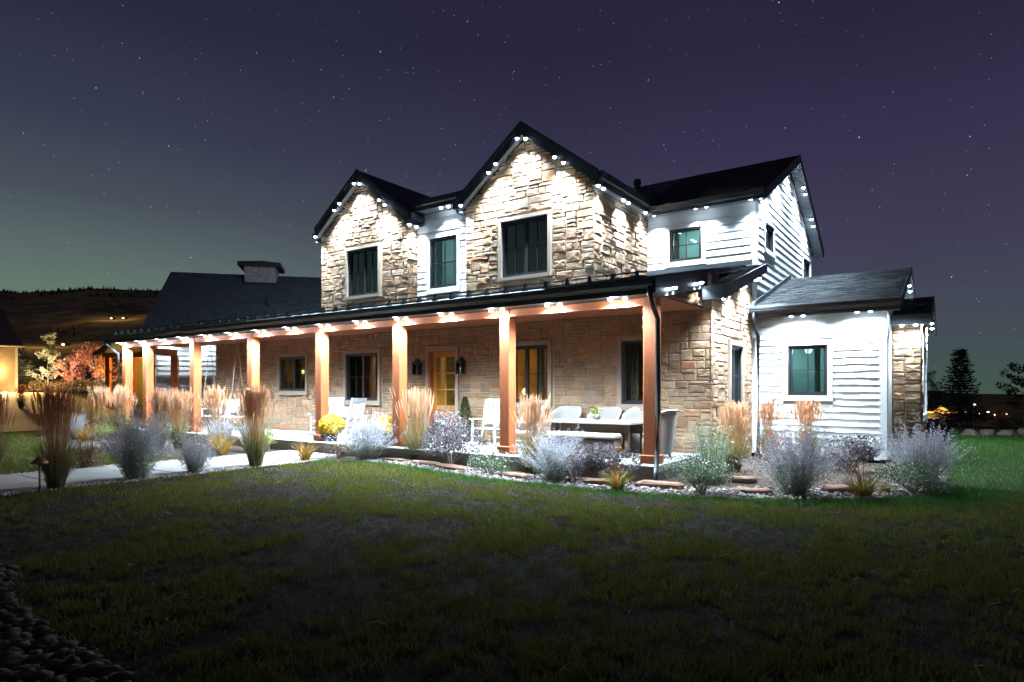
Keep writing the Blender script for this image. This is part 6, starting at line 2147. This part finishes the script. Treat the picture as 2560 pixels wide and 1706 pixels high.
cot = thing('cottage', 'distant cottage with an amber-lit gable beyond the fence', 'cottage', (cp.x, cp.y, -7.3), R(34.85) - math.atan(0.678))
MB().box(-6, 6, 0, 6, 0, 2.3).build('wall', 'barn_siding', cot)
MB().prism([(-6.4, -0.5, 2.3), (6.4, -0.5, 2.3), (6.4, 3, 3.9), (-6.4, 3, 3.9)], (0, 0, -0.15)).build('roof', 'metal_roof', cot)
for s in (-1, 1):
    MB().prism([(0, -2.2, 4.3), (s * 2.5, -2.2, 2.25), (s * 2.5, 3.0, 2.25), (0, 3.0, 4.3)], (0, 0, -0.18)).build('gable_roof', 'barn_siding', cot)
    MB().box(s * 2.1 - 0.15, s * 2.1 + 0.15, -2.0, -1.7, 0, 2.2).build('porch_post', 'fence_wood', cot)
MB().prism([(-2.1, -1.9, 2.2), (2.1, -1.9, 2.2), (0, -1.9, 3.95)], (0, 0.2, 0)).build('gable', 'barn_siding', cot)
for x in (-5.0, -3.4, 3.4, 5.0):
    MB().box(x - 0.4, x + 0.4, -0.03, 0.02, 0.7, 1.9).build('window', 'warm_screen', cot)
for x in (-4.2, 0.0, 4.2):
    lmp = MB().lathe([(0.05, 0), (0.14, 0.1), (0.05, 0.2)], 8, (x, -3.2 if x == 0 else -0.4, 1.7)).build('wall_lamp', 'town_light', cot)
    point(lmp, (x, -5.0 if x == 0 else -1.6, 2.4 if x == 0 else 1.4), 900, (1.0, 0.56, 0.12), 0.1)
# low hedge line and far lamps in the valley
def far_lamp(label, x, y, h=3.2, c='town_light', s=0.28, group='distant street lamps in the valley'):
    z = ground_z(x, y)
    t = thing('street_lamp', label, 'street lamp', (x, y, z), 0, group)
    MB().tube([(0, 0, 0), (0, 0, h)], 0.05, 6).build('post', 'dark_metal', t)
    lh_ = MB().lathe([(0.1 * s, h), (s, h + s * 0.6), (s, h + s * 1.2), (0.1 * s, h + s * 1.8)], 8).build('lamp_head', c, t)
    if group:
        point(lh_, (0, 0, h + 1.5), 1500, (1.0, 0.62, 0.2), 0.2)
for i, (px_, dep, lab) in enumerate(((2436, 190, 'first from the spruce'), (2449, 215, 'second from the spruce'), (2470, 180, 'third from the spruce'), (2486, 230, 'fourth from the spruce'), (2508, 200, 'fifth from the spruce'), (2516, 205, 'last, by the edge tree'))):
    a = (px_ - 1280) / 1587.0
    x, y = CX_ + dep * (FW[0] + a * RT[0]), CY_ + dep * (FW[1] + a * RT[1])
    far_lamp('distant amber street lamp right of the spruce, ' + lab, x, y)
far_lamp('small pale lamp post right of the spruce trunk', 5.25, 25.3, 0.95, 'cool_glow', 0.045, None)
reed('dark tall grass right of the lamp post on the right lawn', 6.15, 24.0, 0.95, 0.9, z=-0.1, var=1)
reed('orange reed grass near the right picture edge', 7.25, 20.9, 0.85, 0.75, z=0.0, var=2)
blob_shrub('low_shrub', 'dark shrub among the boulders on the right', 'shrub', 6.9, 22.5, 1.6, 0.7, 'night_leaf', 900, 0.06, 801, z=-0.05)
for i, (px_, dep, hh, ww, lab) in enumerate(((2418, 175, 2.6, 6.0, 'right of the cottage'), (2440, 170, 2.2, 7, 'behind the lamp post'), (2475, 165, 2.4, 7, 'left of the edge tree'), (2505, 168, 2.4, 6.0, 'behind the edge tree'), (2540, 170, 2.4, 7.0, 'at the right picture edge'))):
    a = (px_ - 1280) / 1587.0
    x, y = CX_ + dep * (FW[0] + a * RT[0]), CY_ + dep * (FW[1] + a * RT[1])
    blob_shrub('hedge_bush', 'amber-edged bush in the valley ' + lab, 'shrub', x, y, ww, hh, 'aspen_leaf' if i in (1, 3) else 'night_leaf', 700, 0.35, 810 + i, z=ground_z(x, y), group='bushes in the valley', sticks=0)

# ------------------------------------------------------------------ hills and the forest along their crest
prof = [(-2600, 700), (-1200, 690), (-600, 712), (-200, 722), (0, 727), (45, 733), (100, 729), (150, 727), (240, 721), (320, 725), (400, 727), (560, 760), (800, 820), (1100, 890), (1500, 950), (2000, 975), (2200, 982), (2350, 983), (2450, 985), (2560, 986), (3200, 975), (4200, 960)]
pxs = np.array([p_[0] for p_ in prof], float)
pys = np.array([p_[1] for p_ in prof], float)
cols_ = np.linspace(-2600, 4200, 230)
LAY = 22
V = []
for px_ in cols_:
    a = (px_ - 1280) / 1587.0
    ytop = np.interp(px_, pxs, pys)
    for j in range(LAY):
        t_ = j / (LAY - 1)
        dep = 330 + 1270 * t_
        x, y = CX_ + dep * (FW[0] + a * RT[0]), CY_ + dep * (FW[1] + a * RT[1])
        ztop = 1.57 + (977 - ytop) / 1587.0 * 1600
        zb = min(ground_z(x, y), 0) - 3
        sh = t_ ** 1.15 if t_ < 1 else 1
        z = zb + (ztop - zb) * sh
        amp = 14 * t_ * (1 - t_) * 4 * (0.25 + max(0.0, ztop) / 240)
        z += amp * (noise.noise((x * 0.004, y * 0.004, 1.0)) + 0.5 * noise.noise((x * 0.011, y * 0.011, 5.0)))
        V.append((x, y, z))
V = np.array(V)
nc = len(cols_)
Fq = np.array([(i * LAY + j, (i + 1) * LAY + j, (i + 1) * LAY + j + 1, i * LAY + j + 1) for i in range(nc - 1) for j in range(LAY - 1)])
hill = link('hills', npmesh('hills', V, Fq, 'hill_ground'))
tag(hill, kind='structure')
# unseen hill ring behind the viewer, added to darken the window reflections
V2 = []
for i in range(73):
    a = 2 * math.pi * i / 72
    hh_ = 150 + 40 * noise.noise((math.cos(a) * 2, math.sin(a) * 2, 4.0))
    dx_, dy_ = math.cos(a), math.sin(a)
    if dx_ * FW[0] + dy_ * FW[1] > 0.25:
        hh_ = -30
    for dd, zz_ in ((300, -4), (900, 0.45 * hh_), (1500, hh_), (2200, 0.8 * hh_)):
        V2.append((CX_ + dx_ * dd, CY_ + dy_ * dd, zz_))
F2 = [(i * 4 + j, (i + 1) * 4 + j, (i + 1) * 4 + j + 1, i * 4 + j + 1) for i in range(72) for j in range(3) if (math.cos(2 * math.pi * (i + 0.5) / 72) * FW[0] + math.sin(2 * math.pi * (i + 0.5) / 72) * FW[1]) < 0.2]
tag(link('hills', npmesh('hills', np.array(V2), np.array(F2), 'hill_ground')), kind='structure')
r = np.random.default_rng(71)
tv, tf = [], []
m = 1500
for i in range(m):
    px_ = r.uniform(-150, 470)
    a = (px_ - 1280) / 1587.0
    t_ = 1 - abs(r.normal(0, 0.16)) if r.uniform() < 0.6 else r.uniform(0.25, 0.98)
    t_ = min(max(t_, 0.2), 1.0)
    ci = (px_ + 2600) / 6800 * (nc - 1)
    i0 = int(ci)
    j0 = min(int(t_ * (LAY - 1)), LAY - 2)
    f1, f2 = ci - i0, t_ * (LAY - 1) - j0
    q = lambda a_, b_: V[(i0 + a_) * LAY + j0 + b_]
    p0 = (q(0, 0) * (1 - f1) + q(1, 0) * f1) * (1 - f2) + (q(0, 1) * (1 - f1) + q(1, 1) * f1) * f2
    hh = r.uniform(4, 10)
    if noise.noise((p0[0] * 0.006, p0[1] * 0.006, 9.0)) < 0.25 and t_ < 0.95:
        continue
    rr = hh * r.uniform(0.2, 0.32)
    o_ = len(tv)
    for s_ in range(5):
        tv.append((p0[0] + rr * math.cos(s_ * 1.257), p0[1] + rr * math.sin(s_ * 1.257), p0[2] - 1))
    tv.append((p0[0], p0[1], p0[2] + hh))
    tf += [(o_ + s_, o_ + (s_ + 1) % 5, o_ + 5) for s_ in range(5)]
o = link('far_forest', npmesh('far_forest', np.array(tv), np.array(tf), 'night_leaf'))
tag(o, 'dark forest along the crest of the left hill', 'forest', kind='stuff')
# a few house lights on the hillside
for i, (px_, py_, lab) in enumerate(((50, 876, 'just right of the barn roof'), (152, 878, 'above the aspen, left'), (158, 878, 'above the aspen, right'), (293, 801, 'high up, left'), (302, 801, 'high up, right'))):
    a = (px_ - 1280) / 1587.0
    dep = 330 + 1270 * 0.42
    ci = (px_ + 2600) / 6800 * (nc - 1)
    # march up the slope until the sight line meets the hillside
    best = None
    for j in range(LAY - 1):
        p0 = V[int(round(ci)) * LAY + j]
        d_ = (p0[0] - CX_) * FW[0] + (p0[1] - CY_) * FW[1]
        yy_ = 977 - 1587 * (p0[2] - 1.57) / d_
        if yy_ <= py_:
            best = p0
            break
    if best is None:
        continue
    t = thing('hill_house', 'distant house light on the dark hill, ' + lab, 'house', (best[0], best[1], best[2]), R(34.85), 'lit houses on the hillside')
    MB().box(-3, 3, -2, 4, -1, 2.5).build('wall', 'fence_wood', t)
    MB().prism([(-3.4, -2.4, 2.5), (3.4, -2.4, 2.5), (0, -2.4, 4.4)], (0, 6.8, 0)).build('roof', 'roof_dark', t)
    wo_ = MB().box(-1.4, 1.4, -2.08, -2.02, 0.8, 2.1).build('window', 'town_light', t)
    point(wo_, (0, -22, 26), 13000, (1.0, 0.70, 0.32), 1.5)  # unseen light hung before each house, added to brighten the hillside
